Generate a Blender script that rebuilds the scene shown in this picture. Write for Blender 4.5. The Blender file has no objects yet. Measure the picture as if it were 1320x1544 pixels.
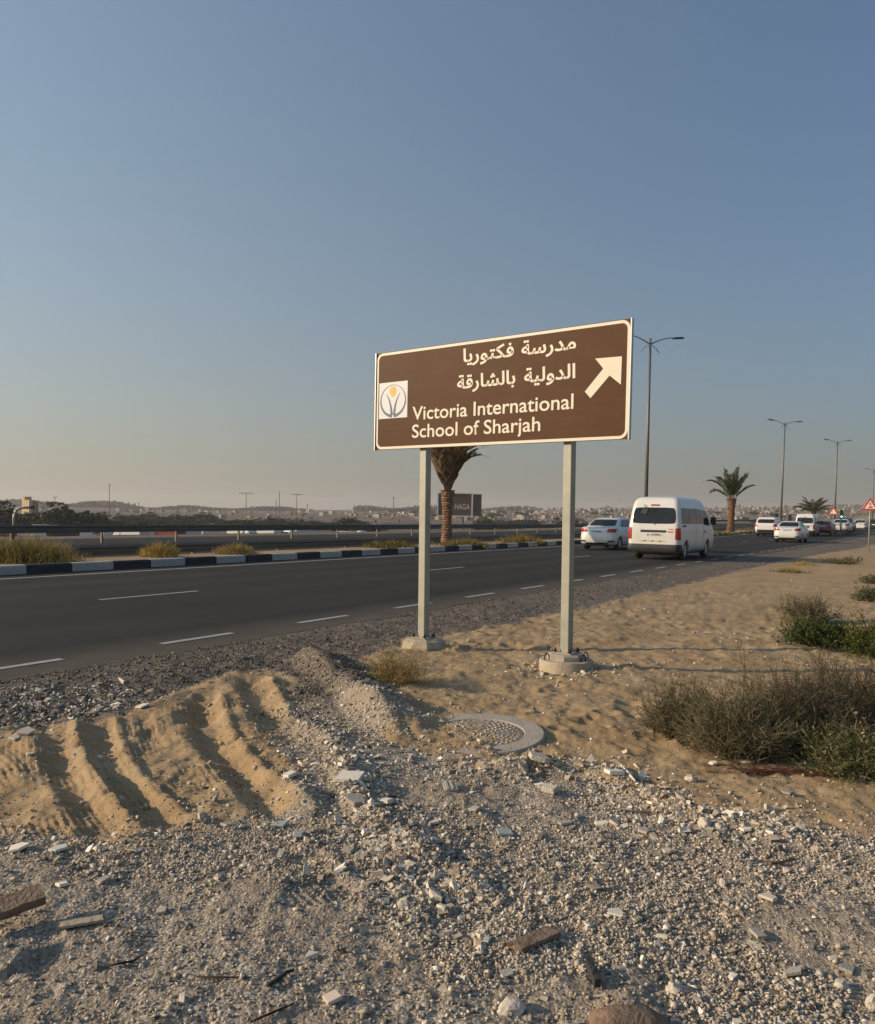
import bpy, bmesh, math, random
import numpy as np
from mathutils import Vector, Matrix
from mathutils.bvhtree import BVHTree

rng = random.Random(7)
NR = np.random.RandomState(11)
PI = math.pi
SC = bpy.context.scene
COL = SC.collection

# ------------------------------------------------------------------ camera
CAM_H = 1.5
FPX, PCX, PCY = 1270.0, 660.0, 819.0            # focal length and principal point in photograph pixels
PITCH, ROLL = math.radians(2.0), math.radians(1.1)
cam_d = bpy.data.cameras.new('camera')
cam = bpy.data.objects.new('camera', cam_d)
COL.objects.link(cam)
SC.camera = cam
cam_d.sensor_fit = 'AUTO'
cam_d.sensor_width = 36.0
cam_d.lens = 36.0 * FPX / 1544.0
cam_d.shift_y = (PCY - 772.0) / 1544.0
cam_d.clip_start = 0.05
cam_d.clip_end = 12000
CM = Matrix.Rotation(PI / 2 - PITCH, 3, 'X') @ Matrix.Rotation(ROLL, 3, 'Z')
cam.matrix_world = Matrix.Translation((0, 0, CAM_H)) @ CM.to_4x4()

# ------------------------------------------------------------------ sky, sun, exposure
SUN_EL, SUN_AZ = math.radians(20.0), math.radians(-95.0)     # azimuth clockwise from +Y
HAZE_K, HAZE_A = -4.4, 0.95
HAZE_FAR, HAZE_SUN, MIE, SKY_TINT = (0.168, 0.146, 0.137), (0.70, 0.595, 0.43), (0.20, 0.238, 0.238), (0.56, 0.81, 0.96)
world = bpy.data.worlds.new('World')
SC.world = world
world.use_nodes = True
wn, wl = world.node_tree.nodes, world.node_tree.links
wn.clear()
sky = wn.new('ShaderNodeTexSky')
sky.sky_type = 'NISHITA'
sky.sun_disc = False
sky.sun_elevation = SUN_EL
sky.sun_rotation = SUN_AZ
sky.altitude = 0
sky.air_density = 1.0
sky.dust_density = 1.0
sky.ozone_density = 1.5
SUNV = Vector((math.sin(SUN_AZ) * math.cos(SUN_EL), math.cos(SUN_AZ) * math.cos(SUN_EL), math.sin(SUN_EL)))
# dusty air near the horizon, brighter towards the sun (the same law all round the sky)
def wmath(op, a, b=None):
    q = wn.new('ShaderNodeMath'); q.operation = op
    for i, v in enumerate((a, b)):
        if v is None: continue
        if isinstance(v, (int, float)): q.inputs[i].default_value = v
        else: wl.new(v, q.inputs[i])
    return q.outputs[0]
def wmix(f, a, b, blend='MIX'):
    q = wn.new('ShaderNodeMix'); q.data_type = 'RGBA'; q.blend_type = blend
    if isinstance(f, float): q.inputs['Factor'].default_value = f
    else: wl.new(f, q.inputs['Factor'])
    for v, k in ((a, 'A'), (b, 'B')):
        if isinstance(v, tuple): q.inputs[k].default_value = (*v, 1)
        else: wl.new(v, q.inputs[k])
    return q.outputs['Result']
wtc = wn.new('ShaderNodeTexCoord')
wdot = wn.new('ShaderNodeVectorMath'); wdot.operation = 'DOT_PRODUCT'
wl.new(wtc.outputs['Generated'], wdot.inputs[0]); wdot.inputs[1].default_value = SUNV
wsep = wn.new('ShaderNodeSeparateXYZ'); wl.new(wtc.outputs['Generated'], wsep.inputs[0])
near_sun = wmath('POWER', wmath('MULTIPLY_ADD', wdot.outputs['Value'], 0.5), 2.0)
near_sun.node.inputs[0].links[0].from_node.inputs[2].default_value = 0.5
elev = wmath('MAXIMUM', wsep.outputs[2], 0.0)
SKY_STR = 0.10
haze_f = wmath('MULTIPLY', wmath('EXPONENT', wmath('MULTIPLY', elev, HAZE_K)), HAZE_A)
haze_c = wmix(near_sun, tuple(c / SKY_STR for c in HAZE_FAR), tuple(c / SKY_STR for c in HAZE_SUN))
mie = wmix(near_sun, (0, 0, 0), tuple(c / SKY_STR for c in MIE))
tinted_sky = wmix(1.0, sky.outputs[0], SKY_TINT, 'MULTIPLY')
total = wmix(haze_f, wmix(1.0, tinted_sky, mie, 'ADD'), haze_c)
bg = wn.new('ShaderNodeBackground')
bg.inputs['Strength'].default_value = SKY_STR
wo = wn.new('ShaderNodeOutputWorld')
wl.new(total, bg.inputs[0])
wl.new(bg.outputs[0], wo.inputs[0])
sun_d = bpy.data.lights.new('sun', 'SUN')
sun_d.energy = 4.4
sun_d.angle = math.radians(0.8)
sun_d.color = (1.0, 0.77, 0.52)
sun = bpy.data.objects.new('sun', sun_d)
COL.objects.link(sun)
sun.rotation_euler = SUNV.to_track_quat('Z', 'Y').to_euler()
sun.location = (-20, 0, 20)
SC.view_settings.view_transform = 'Standard'
SC.view_settings.look = 'None'
SC.view_settings.exposure = 0.12
SC.view_settings.gamma = 1.0
SC.view_settings.use_curve_mapping = False
try:
    SC.cycles.volume_step_rate = 5
    SC.cycles.max_bounces = 6
except Exception:
    pass

# ------------------------------------------------------------------ helpers
def ray(px, py):
    return CM @ Vector(((px - PCX) / FPX, -(py - PCY) / FPX, -1.0))
def at(px, py, z=0.0):                # the ground point seen there
    d = ray(px, py); k = (z - CAM_H) / d.z
    return Vector((k * d.x, k * d.y, z))
def atd(px, py, y):                   # the point at forward distance y
    d = ray(px, py); k = y / d.y
    return Vector((k * d.x, y, CAM_H + k * d.z))

RA = math.radians(31.2)               # heading of the road, clockwise from +Y
U = Vector((math.sin(RA), math.cos(RA), 0)); N = Vector((-math.cos(RA), math.sin(RA), 0))
def rise(s):
    s = np.asarray(s, float)
    q = np.clip((s - 65) / 90.0, 0, 1)
    return 0.75 * q * q * (3 - 2 * q)
def road_pt(s, t, dz=0.0):
    p = U * s + N * t
    return Vector((p.x, p.y, float(rise(s)) + dz))
def st_of(x, y):
    return x * U.x + y * U.y, x * N.x + y * N.y

def obj(name, me, mat=None, parent=None, loc=None):
    o = bpy.data.objects.new(name, me)
    COL.objects.link(o)
    if mat is not None and not me.materials:
        for m in (mat if isinstance(mat, (list, tuple)) else [mat]):
            me.materials.append(m)
    if parent: o.parent = parent
    if loc is not None: o.location = loc
    return o
def tag(o, label=None, cat=None, group=None, kind=None):
    if label: o['label'] = label
    if cat: o['category'] = cat
    if group: o['group'] = group
    if kind: o['kind'] = kind
    return o
def empty(name, loc=(0, 0, 0), rz=0.0):
    o = bpy.data.objects.new(name, None)
    COL.objects.link(o)
    o.location = loc
    o.rotation_euler = (0, 0, rz)
    o.empty_display_size = 0.1
    return o
def kids(o): return [c for c in bpy.data.objects if c.parent == o]
def copy_tree(o, parent=None):
    ks = list(o.children)
    c = o.copy(); COL.objects.link(c); c.parent = parent
    for k in ks: copy_tree(k, c)
    return c

class MB:
    def __init__(s): s.v = []; s.f = []; s.m = []; s.mi = 0
    def add(s, vs, fs):
        b = len(s.v)
        s.v += [tuple(v) for v in vs]
        s.f += [tuple(i + b for i in f) for f in fs]
        s.m += [s.mi] * len(fs)
        return s
    def box(s, c, d, M=None, taper=1.0):
        x, y, z = d[0] / 2, d[1] / 2, d[2] / 2
        vs = [Vector((sx * x * (taper if sz > 0 else 1), sy * y * (taper if sz > 0 else 1), sz * z)) for sz in (-1, 1) for sy in (-1, 1) for sx in (-1, 1)]
        if M is not None: vs = [M @ v for v in vs]
        c = Vector(c)
        return s.add([v + c for v in vs], [(0, 2, 3, 1), (4, 5, 7, 6), (0, 1, 5, 4), (2, 6, 7, 3), (0, 4, 6, 2), (1, 3, 7, 5)])
    def tube(s, pts, rad, n=8, cap=True):
        pts = [Vector(p) for p in pts]
        if not isinstance(rad, (list, tuple)): rad = [rad] * len(pts)
        b = len(s.v); vs = []; fs = []
        for i, p in enumerate(pts):
            d = (pts[min(i + 1, len(pts) - 1)] - pts[max(i - 1, 0)])
            if d.length < 1e-9: d = Vector((0, 0, 1))
            d.normalize()
            a = Vector((0, 0, 1)) if abs(d.z) < 0.9 else Vector((1, 0, 0))
            e1 = d.cross(a).normalized(); e2 = d.cross(e1)
            for k in range(n):
                th = 2 * PI * k / n
                vs.append(p + (e1 * math.cos(th) + e2 * math.sin(th)) * rad[i])
        for i in range(len(pts) - 1):
            for k in range(n):
                fs.append((i * n + k, i * n + (k + 1) % n, (i + 1) * n + (k + 1) % n, (i + 1) * n + k))
        if cap:
            fs.append(tuple(range(n))[::-1]); fs.append(tuple(range((len(pts) - 1) * n, len(pts) * n)))
        return s.add(vs, fs)
    def lathe(s, prof, n=24, c=(0, 0, 0), axis='z', a0=0.0):
        vs = []; fs = []; c = Vector(c)
        for r, h in prof:
            for k in range(n):
                th = 2 * PI * k / n + a0
                p = (r * math.cos(th), r * math.sin(th), h)
                if axis == 'x': p = (h, r * math.cos(th), r * math.sin(th))
                vs.append(c + Vector(p))
        for i in range(len(prof) - 1):
            for k in range(n):
                fs.append((i * n + k, i * n + (k + 1) % n, (i + 1) * n + (k + 1) % n, (i + 1) * n + k))
        fs.append(tuple(range(n))[::-1]); fs.append(tuple(range((len(prof) - 1) * n, len(prof) * n)))
        return s.add(vs, fs)
    def prism(s, poly, h0, h1, M=None):          # 2-d polygon (x, y) extruded along z
        n = len(poly)
        vs = [Vector((x, y, h0)) for x, y in poly] + [Vector((x, y, h1)) for x, y in poly]
        if M is not None: vs = [M @ v for v in vs]
        fs = [tuple(range(n))[::-1], tuple(range(n, 2 * n))] + [(i, (i + 1) % n, n + (i + 1) % n, n + i) for i in range(n)]
        return s.add(vs, fs)
    def mesh(s, name='m', smooth=False, angle=None):
        me = bpy.data.meshes.new(name)
        me.from_pydata([tuple(v) for v in s.v], [], s.f)
        if max(s.m or [0]) > 0: me.polygons.foreach_set('material_index', s.m)
        if smooth or angle:
            me.polygons.foreach_set('use_smooth', [True] * len(me.polygons))
            if angle: me.set_sharp_from_angle(angle=math.radians(angle))
        me.update()
        return me
    def build(s, name, mat, parent=None, smooth=False, angle=None, loc=None):
        return obj(name, s.mesh(name, smooth, angle), mat, parent, loc)

def np_mesh(name, V, F, mat, smooth=False, attr=None, parent=None):
    """V (n,3) float, F (m,3) or (m,4) int, attr {name: (n,4)}"""
    me = bpy.data.meshes.new(name)
    k = F.shape[1]
    me.vertices.add(len(V)); me.vertices.foreach_set('co', V.astype(np.float32).ravel())
    me.loops.add(F.size); me.loops.foreach_set('vertex_index', F.astype(np.int32).ravel())
    me.polygons.add(len(F))
    me.polygons.foreach_set('loop_start', np.arange(0, F.size, k, dtype=np.int32))
    me.polygons.foreach_set('loop_total', np.full(len(F), k, dtype=np.int32))
    me.polygons.foreach_set('use_smooth', np.full(len(F), smooth, dtype=bool))
    if attr:
        for an, arr in attr.items():
            a = me.color_attributes.new(an, 'FLOAT_COLOR', 'POINT')
            a.data.foreach_set('color', arr.astype(np.float32).ravel())
    me.update(calc_edges=True)
    return obj(name, me, mat, parent)

def bevel(o, w=0.01, seg=2):
    bm = bmesh.new(); bm.from_mesh(o.data)
    es = [e for e in bm.edges if len(e.link_faces) == 2 and e.calc_face_angle(0) > 0.5]
    bmesh.ops.bevel(bm, geom=es, offset=w, segments=seg, affect='EDGES', profile=0.5)
    bm.to_mesh(o.data); bm.free()
    return o

# ------------------------------------------------------------------ materials
def mat_new(name):
    m = bpy.data.materials.new(name); m.use_nodes = True
    nt = m.node_tree
    return m, nt.nodes, nt.links, nt.nodes['Principled BSDF']
def simple(name, col, rough=0.6, metal=0.0, var=0.12, scale=6.0, bump=0.0, bscale=60.0, dirt=None, dirt_amt=0.4, dscale=2.0, coat=0.0, spec=None):
    m, n, l, b = mat_new(name)
    tc = n.new('ShaderNodeTexCoord')
    nz = n.new('ShaderNodeTexNoise'); nz.inputs['Scale'].default_value = scale; nz.inputs['Detail'].default_value = 6; nz.inputs['Roughness'].default_value = 0.65
    l.new(tc.outputs['Object'], nz.inputs['Vector'])
    cr = n.new('ShaderNodeValToRGB')
    cr.color_ramp.elements[0].position = 0.3; cr.color_ramp.elements[1].position = 0.7
    cr.color_ramp.elements[0].color = (*[c * (1 - var) for c in col], 1)
    cr.color_ramp.elements[1].color = (*[min(1, c * (1 + var)) for c in col], 1)
    l.new(nz.outputs['Fac'], cr.inputs['Fac'])
    out = cr.outputs['Color']
    if dirt:
        n2 = n.new('ShaderNodeTexNoise'); n2.inputs['Scale'].default_value = dscale; n2.inputs['Detail'].default_value = 8; n2.inputs['Roughness'].default_value = 0.75
        l.new(tc.outputs['Object'], n2.inputs['Vector'])
        r2 = n.new('ShaderNodeMapRange'); r2.inputs['From Min'].default_value = 0.45; r2.inputs['From Max'].default_value = 0.75; r2.inputs['To Max'].default_value = dirt_amt
        l.new(n2.outputs['Fac'], r2.inputs['Value'])
        mx = n.new('ShaderNodeMix'); mx.data_type = 'RGBA'
        l.new(r2.outputs[0], mx.inputs['Factor']); l.new(out, mx.inputs['A']); mx.inputs['B'].default_value = (*dirt, 1)
        out = mx.outputs['Result']
    l.new(out, b.inputs['Base Color'])
    b.inputs['Roughness'].default_value = rough; b.inputs['Metallic'].default_value = metal
    if spec is not None: b.inputs['Specular IOR Level'].default_value = spec
    if coat: b.inputs['Coat Weight'].default_value = coat
    if bump:
        n3 = n.new('ShaderNodeTexNoise'); n3.inputs['Scale'].default_value = bscale; n3.inputs['Detail'].default_value = 5
        l.new(tc.outputs['Object'], n3.inputs['Vector'])
        bp = n.new('ShaderNodeBump'); bp.inputs['Strength'].default_value = bump; bp.inputs['Distance'].default_value = 0.01
        l.new(n3.outputs['Fac'], bp.inputs['Height']); l.new(bp.outputs[0], b.inputs['Normal'])
    return m
def tinted(name, rough=0.85, scale=80.0, amt=0.25, bump=0.0, trans=0.0):     # colour from the point attribute 'tint', broken up by noise
    m, n, l, b = mat_new(name)
    at_ = n.new('ShaderNodeAttribute'); at_.attribute_name = 'tint'
    tc = n.new('ShaderNodeTexCoord')
    nz = n.new('ShaderNodeTexNoise'); nz.inputs['Scale'].default_value = scale; nz.inputs['Detail'].default_value = 4
    l.new(tc.outputs['Object'], nz.inputs['Vector'])
    mr = n.new('ShaderNodeMapRange'); mr.inputs['To Min'].default_value = 1 - amt; mr.inputs['To Max'].default_value = 1 + amt
    mr.inputs['From Min'].default_value = 0.3; mr.inputs['From Max'].default_value = 0.7
    l.new(nz.outputs['Fac'], mr.inputs['Value'])
    vm = n.new('ShaderNodeVectorMath'); vm.operation = 'SCALE'
    l.new(at_.outputs['Color'], vm.inputs[0]); l.new(mr.outputs[0], vm.inputs['Scale'])
    l.new(vm.outputs[0], b.inputs['Base Color'])
    b.inputs['Roughness'].default_value = rough
    b.inputs['Specular IOR Level'].default_value = 0.25
    return m

M = {}
M['asphalt'] = None
M['white_paint'] = simple('white_paint', (0.42, 0.405, 0.37), 0.6, var=0.15, scale=9, dirt=(0.08, 0.075, 0.07), dirt_amt=0.9, dscale=9)
M['kerb_white'] = simple('kerb_white', (0.48, 0.455, 0.415), 0.7, var=0.08, scale=5, dirt=(0.25, 0.22, 0.18), dirt_amt=0.5, dscale=4, bump=0.3)
M['kerb_black'] = simple('kerb_black', (0.018, 0.019, 0.022), 0.65, var=0.2, scale=5, dirt=(0.10, 0.09, 0.075), dirt_amt=0.35, dscale=4, bump=0.3)
M['concrete'] = simple('concrete', (0.42, 0.35, 0.255), 0.9, var=0.16, scale=7, dirt=(0.22, 0.18, 0.13), dirt_amt=0.6, dscale=5, bump=0.6, bscale=45)
M['concrete_pale'] = simple('concrete_pale', (0.36, 0.32, 0.27), 0.9, var=0.14, scale=9, dirt=(0.27, 0.20, 0.13), dirt_amt=0.6, dscale=6, bump=0.6, bscale=60)
M['galv'] = simple('galvanised_steel', (0.34, 0.34, 0.29), 0.55, metal=0.25, var=0.14, scale=5, dirt=(0.24, 0.20, 0.14), dirt_amt=0.5, dscale=3.5, bump=0.15, bscale=90)
M['rail'] = simple('rail_steel', (0.13, 0.118, 0.10), 0.5, metal=0.4, var=0.15, scale=2, dirt=(0.12, 0.10, 0.08), dirt_amt=0.4)
M['lamp_metal'] = simple('lamp_metal', (0.16, 0.145, 0.135), 0.5, metal=0.3, var=0.08, scale=1)
M['rebar'] = simple('rusty_rebar', (0.045, 0.024, 0.018), 0.85, metal=0.3, var=0.3, scale=40)
M['sign_brown'] = simple('sign_brown', (0.088, 0.038, 0.0155), 0.5, var=0.08, scale=2.2, dirt=(0.115, 0.062, 0.032), dirt_amt=0.5, dscale=3.0, spec=0.12)
nt_ = M['sign_brown'].node_tree; b0 = nt_.nodes['Principled BSDF']; src_ = b0.inputs['Base Color'].links[0].from_socket
tc_ = nt_.nodes.new('ShaderNodeTexCoord'); mp_ = nt_.nodes.new('ShaderNodeMapping'); mp_.inputs['Scale'].default_value = (0.5, 1, 14)
nz_ = nt_.nodes.new('ShaderNodeTexNoise'); nz_.inputs['Scale'].default_value = 2.0; nz_.inputs['Detail'].default_value = 6
mr_ = nt_.nodes.new('ShaderNodeMapRange'); mr_.inputs['From Min'].default_value = 0.3; mr_.inputs['From Max'].default_value = 0.7; mr_.inputs['To Min'].default_value = 0.94; mr_.inputs['To Max'].default_value = 1.07
vs_ = nt_.nodes.new('ShaderNodeVectorMath'); vs_.operation = 'SCALE'
nt_.links.new(tc_.outputs['Object'], mp_.inputs['Vector']); nt_.links.new(mp_.outputs[0], nz_.inputs['Vector']); nt_.links.new(nz_.outputs['Fac'], mr_.inputs['Value'])
nt_.links.new(src_, vs_.inputs[0]); nt_.links.new(mr_.outputs[0], vs_.inputs['Scale']); nt_.links.new(vs_.outputs[0], b0.inputs['Base Color'])
M['sign_white'] = simple('sign_white', (0.72, 0.66, 0.54), 0.5, var=0.03, scale=4, dirt=(0.6, 0.5, 0.36), dirt_amt=0.3, dscale=6)
M['emblem_white'] = simple('emblem_white', (0.62, 0.64, 0.66), 0.5, var=0.03)
M['logo_grey'] = simple('logo_grey', (0.035, 0.075, 0.15), 0.5, var=0.05)
M['logo_gold'] = simple('logo_gold', (0.62, 0.40, 0.06), 0.5, var=0.08)
M['alu'] = simple('sign_back_aluminium', (0.42, 0.42, 0.42), 0.45, metal=0.6, var=0.08)
M['tyre'] = simple('tyre_rubber', (0.018, 0.018, 0.018), 0.8, var=0.2, scale=12)
M['rim'] = simple('wheel_rim', (0.38, 0.38, 0.38), 0.35, metal=0.7, var=0.1)
M['carwhite'] = simple('white_car_paint', (0.70, 0.69, 0.66), 0.28, var=0.03, scale=1.5, dirt=(0.48, 0.43, 0.36), dirt_amt=0.35, dscale=1.6, coat=0.5)
M['carred'] = simple('red_car_paint', (0.22, 0.018, 0.018), 0.3, coat=0.5)
M['cardark'] = simple('dark_car_paint', (0.035, 0.037, 0.042), 0.3, coat=0.5)
M['glass'] = simple('tinted_car_glass', (0.016, 0.019, 0.02), 0.12, var=0.3, scale=1.5, spec=0.4)
M['taillight'] = simple('red_taillight', (0.42, 0.018, 0.015), 0.22, var=0.2, scale=14, coat=0.6)
M['clearlight'] = simple('clear_lamp', (0.55, 0.54, 0.52), 0.15, coat=0.6)
M['blackplastic'] = simple('black_plastic', (0.022, 0.022, 0.024), 0.55, var=0.1)
M['plate'] = simple('plate_white', (0.7, 0.7, 0.68), 0.4, var=0.03)
M['ink'] = simple('black_ink', (0.03, 0.03, 0.035), 0.5, var=0.02)
M['redink'] = simple('red_ink', (0.5, 0.05, 0.04), 0.5, var=0.02)
M['yellow'] = simple('yellow_reflector', (0.62, 0.50, 0.06), 0.4, var=0.05)
M['chrome'] = simple('chrome_trim', (0.6, 0.6, 0.6), 0.15, metal=1.0, var=0.02)
M['wood'] = simple('weathered_wood', (0.19, 0.125, 0.085), 0.9, var=0.4, scale=22, dirt=(0.30, 0.24, 0.18), dirt_amt=0.5, dscale=14, bump=0.9, bscale=70)
M['tile'] = simple('broken_tile', (0.74, 0.69, 0.59), 0.7, var=0.08, scale=20, dirt=(0.45, 0.37, 0.28), dirt_amt=0.5, dscale=25, bump=0.1)
M['tile_grey'] = simple('grey_tile', (0.38, 0.345, 0.29), 0.6, var=0.1, scale=20, dirt=(0.30, 0.25, 0.18), dirt_amt=0.45, dscale=25, bump=0.3)
M['tile_blue'] = simple('blue_grey_tile', (0.32, 0.36, 0.36), 0.5, var=0.06, scale=20, dirt=(0.30, 0.26, 0.2), dirt_amt=0.4, dscale=30)
M['tile_pink'] = simple('pinkish_tile', (0.58, 0.48, 0.40), 0.6, var=0.06, scale=20, dirt=(0.33, 0.27, 0.2), dirt_amt=0.4, dscale=25)
M['rockpale'] = simple('pale_rock', (0.56, 0.50, 0.42), 0.9, var=0.2, scale=26, dirt=(0.26, 0.22, 0.17), dirt_amt=0.6, dscale=18, bump=0.8, bscale=90)
M['rubber'] = simple('dark_rubber_scrap', (0.03, 0.032, 0.03), 0.8, var=0.3, scale=30, bump=0.4)
M['bark_palm'] = simple('palm_bark', (0.19, 0.105, 0.065), 0.95, var=0.45, scale=9, dirt=(0.34, 0.24, 0.15), dirt_amt=0.5, dscale=11, bump=1.0, bscale=20)
M['wall_cream'] = simple('cream_wall', (0.33, 0.265, 0.21), 0.9, var=0.12, scale=0.3)
M['wall_pink'] = simple('pinkish_wall', (0.20, 0.150, 0.125), 0.9, var=0.12, scale=0.3)
M['wall_white'] = simple('white_wall', (0.46, 0.40, 0.34), 0.9, var=0.08, scale=0.3)
M['wall_gold'] = simple('golden_cladding', (0.62, 0.44, 0.24), 0.6, var=0.1)
M['window_dark'] = simple('dark_window', (0.03, 0.03, 0.035), 0.2, var=0.1)
M['blue_van'] = simple('blue_panel', (0.09, 0.16, 0.22), 0.5)
M['board_brown'] = simple('billboard_brown', (0.10, 0.068, 0.050), 0.6, var=0.08)
M['board_letters'] = simple('billboard_letters', (0.72, 0.55, 0.38), 0.5, var=0.04)
M['sand_lot'] = None
M['tint'] = tinted('pebble_stone', scale=120, amt=0.22)
M['leaf'] = tinted('leaf_and_twig', scale=12, amt=0.2, rough=0.7)
M['green_signal'] = simple('green_signal_housing', (0.01, 0.13, 0.025), 0.4, var=0.1)
m_, n_, l_, b_ = mat_new('lit_green_lens')
b_.inputs['Base Color'].default_value = (0.05, 0.6, 0.3, 1); b_.inputs['Emission Color'].default_value = (0.35, 1.0, 0.6, 1); b_.inputs['Emission Strength'].default_value = 1.6
M['green_lit'] = m_
M['warn_red'] = simple('warning_red', (0.45, 0.05, 0.04), 0.45)

# asphalt: fine aggregate, lane wear along the road
def make_asphalt():
    m, n, l, b = mat_new('asphalt')
    tc = n.new('ShaderNodeTexCoord')
    mp = n.new('ShaderNodeMapping'); mp.inputs['Rotation'].default_value = (0, 0, RA)
    l.new(tc.outputs['Object'], mp.inputs['Vector'])
    st = n.new('ShaderNodeMapping'); st.inputs['Scale'].default_value = (1.0, 0.05, 1)
    l.new(mp.outputs[0], st.inputs['Vector'])
    wear = n.new('ShaderNodeTexNoise'); wear.inputs['Scale'].default_value = 1.1; wear.inputs['Detail'].default_value = 5
    l.new(st.outputs[0], wear.inputs['Vector'])
    big = n.new('ShaderNodeTexNoise'); big.inputs['Scale'].default_value = 0.35; big.inputs['Detail'].default_value = 7; big.inputs['Roughness'].default_value = 0.65
    l.new(tc.outputs['Object'], big.inputs['Vector'])
    fine = n.new('ShaderNodeTexNoise'); fine.inputs['Scale'].default_value = 160; fine.inputs['Detail'].default_value = 3
    l.new(tc.outputs['Object'], fine.inputs['Vector'])
    a = n.new('ShaderNodeMath'); a.operation = 'ADD'; l.new(wear.outputs['Fac'], a.inputs[0]); l.new(big.outputs['Fac'], a.inputs[1])
    a2 = n.new('ShaderNodeMath'); a2.operation = 'MULTIPLY_ADD'; l.new(fine.outputs['Fac'], a2.inputs[0]); a2.inputs[1].default_value = 0.5; l.new(a.outputs[0], a2.inputs[2])
    cr = n.new('ShaderNodeValToRGB')
    cr.color_ramp.elements[0].position = 0.95; cr.color_ramp.elements[0].color = (0.019, 0.018, 0.017, 1)
    cr.color_ramp.elements[1].position = 1.0; cr.color_ramp.elements[1].color = (0.040, 0.037, 0.033, 1)
    mr = n.new('ShaderNodeMapRange'); mr.inputs['From Min'].default_value = 0.85; mr.inputs['From Max'].default_value = 1.65
    l.new(a2.outputs[0], mr.inputs['Value'])
    cr.color_ramp.elements[0].position = 0.0
    l.new(mr.outputs[0], cr.inputs['Fac']); l.new(cr.outputs[0], b.inputs['Base Color'])
    sx_ = n.new('ShaderNodeSeparateXYZ'); l.new(mp.outputs[0], sx_.inputs[0])
    wv = n.new('ShaderNodeMath'); wv.operation = 'SINE'; w0 = n.new('ShaderNodeMath'); w0.operation = 'MULTIPLY'; w0.inputs[1].default_value = 2 * PI / 1.9; l.new(sx_.outputs[0], w0.inputs[0]); l.new(w0.outputs[0], wv.inputs[0])
    wm = n.new('ShaderNodeMapRange'); wm.inputs['From Min'].default_value = -1; wm.inputs['To Min'].default_value = 0.86; wm.inputs['To Max'].default_value = 1.16; l.new(wv.outputs[0], wm.inputs['Value'])
    vm = n.new('ShaderNodeVectorMath'); vm.operation = 'SCALE'; l.new(cr.outputs[0], vm.inputs[0]); l.new(wm.outputs[0], vm.inputs['Scale'])
    # sand blown over both edges
    ab = n.new('ShaderNodeMapRange'); ab.inputs['From Min'].default_value = -8.1; ab.inputs['From Max'].default_value = -6.8; l.new(sx_.outputs[0], ab.inputs['Value'])
    dn = n.new('ShaderNodeTexNoise'); dn.inputs['Scale'].default_value = 2.5; dn.inputs['Detail'].default_value = 8; dn.inputs['Roughness'].default_value = 0.7; l.new(tc.outputs['Object'], dn.inputs['Vector'])
    dm = n.new('ShaderNodeMath'); dm.operation = 'MULTIPLY'; l.new(ab.outputs[0], dm.inputs[0]); l.new(dn.outputs['Fac'], dm.inputs[1])
    mx = n.new('ShaderNodeMix'); mx.data_type = 'RGBA'; l.new(dm.outputs[0], mx.inputs['Factor']); l.new(vm.outputs[0], mx.inputs['A']); mx.inputs['B'].default_value = (0.17, 0.14, 0.11, 1)
    l.new(mx.outputs['Result'], b.inputs['Base Color'])
    b.inputs['Roughness'].default_value = 0.9
    b.inputs['Specular IOR Level'].default_value = 0.2
    bp = n.new('ShaderNodeBump'); bp.inputs['Strength'].default_value = 0.5; bp.inputs['Distance'].default_value = 0.004
    l.new(fine.outputs['Fac'], bp.inputs['Height']); l.new(bp.outputs[0], b.inputs['Normal'])
    return m
M['asphalt'] = make_asphalt()

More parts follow.
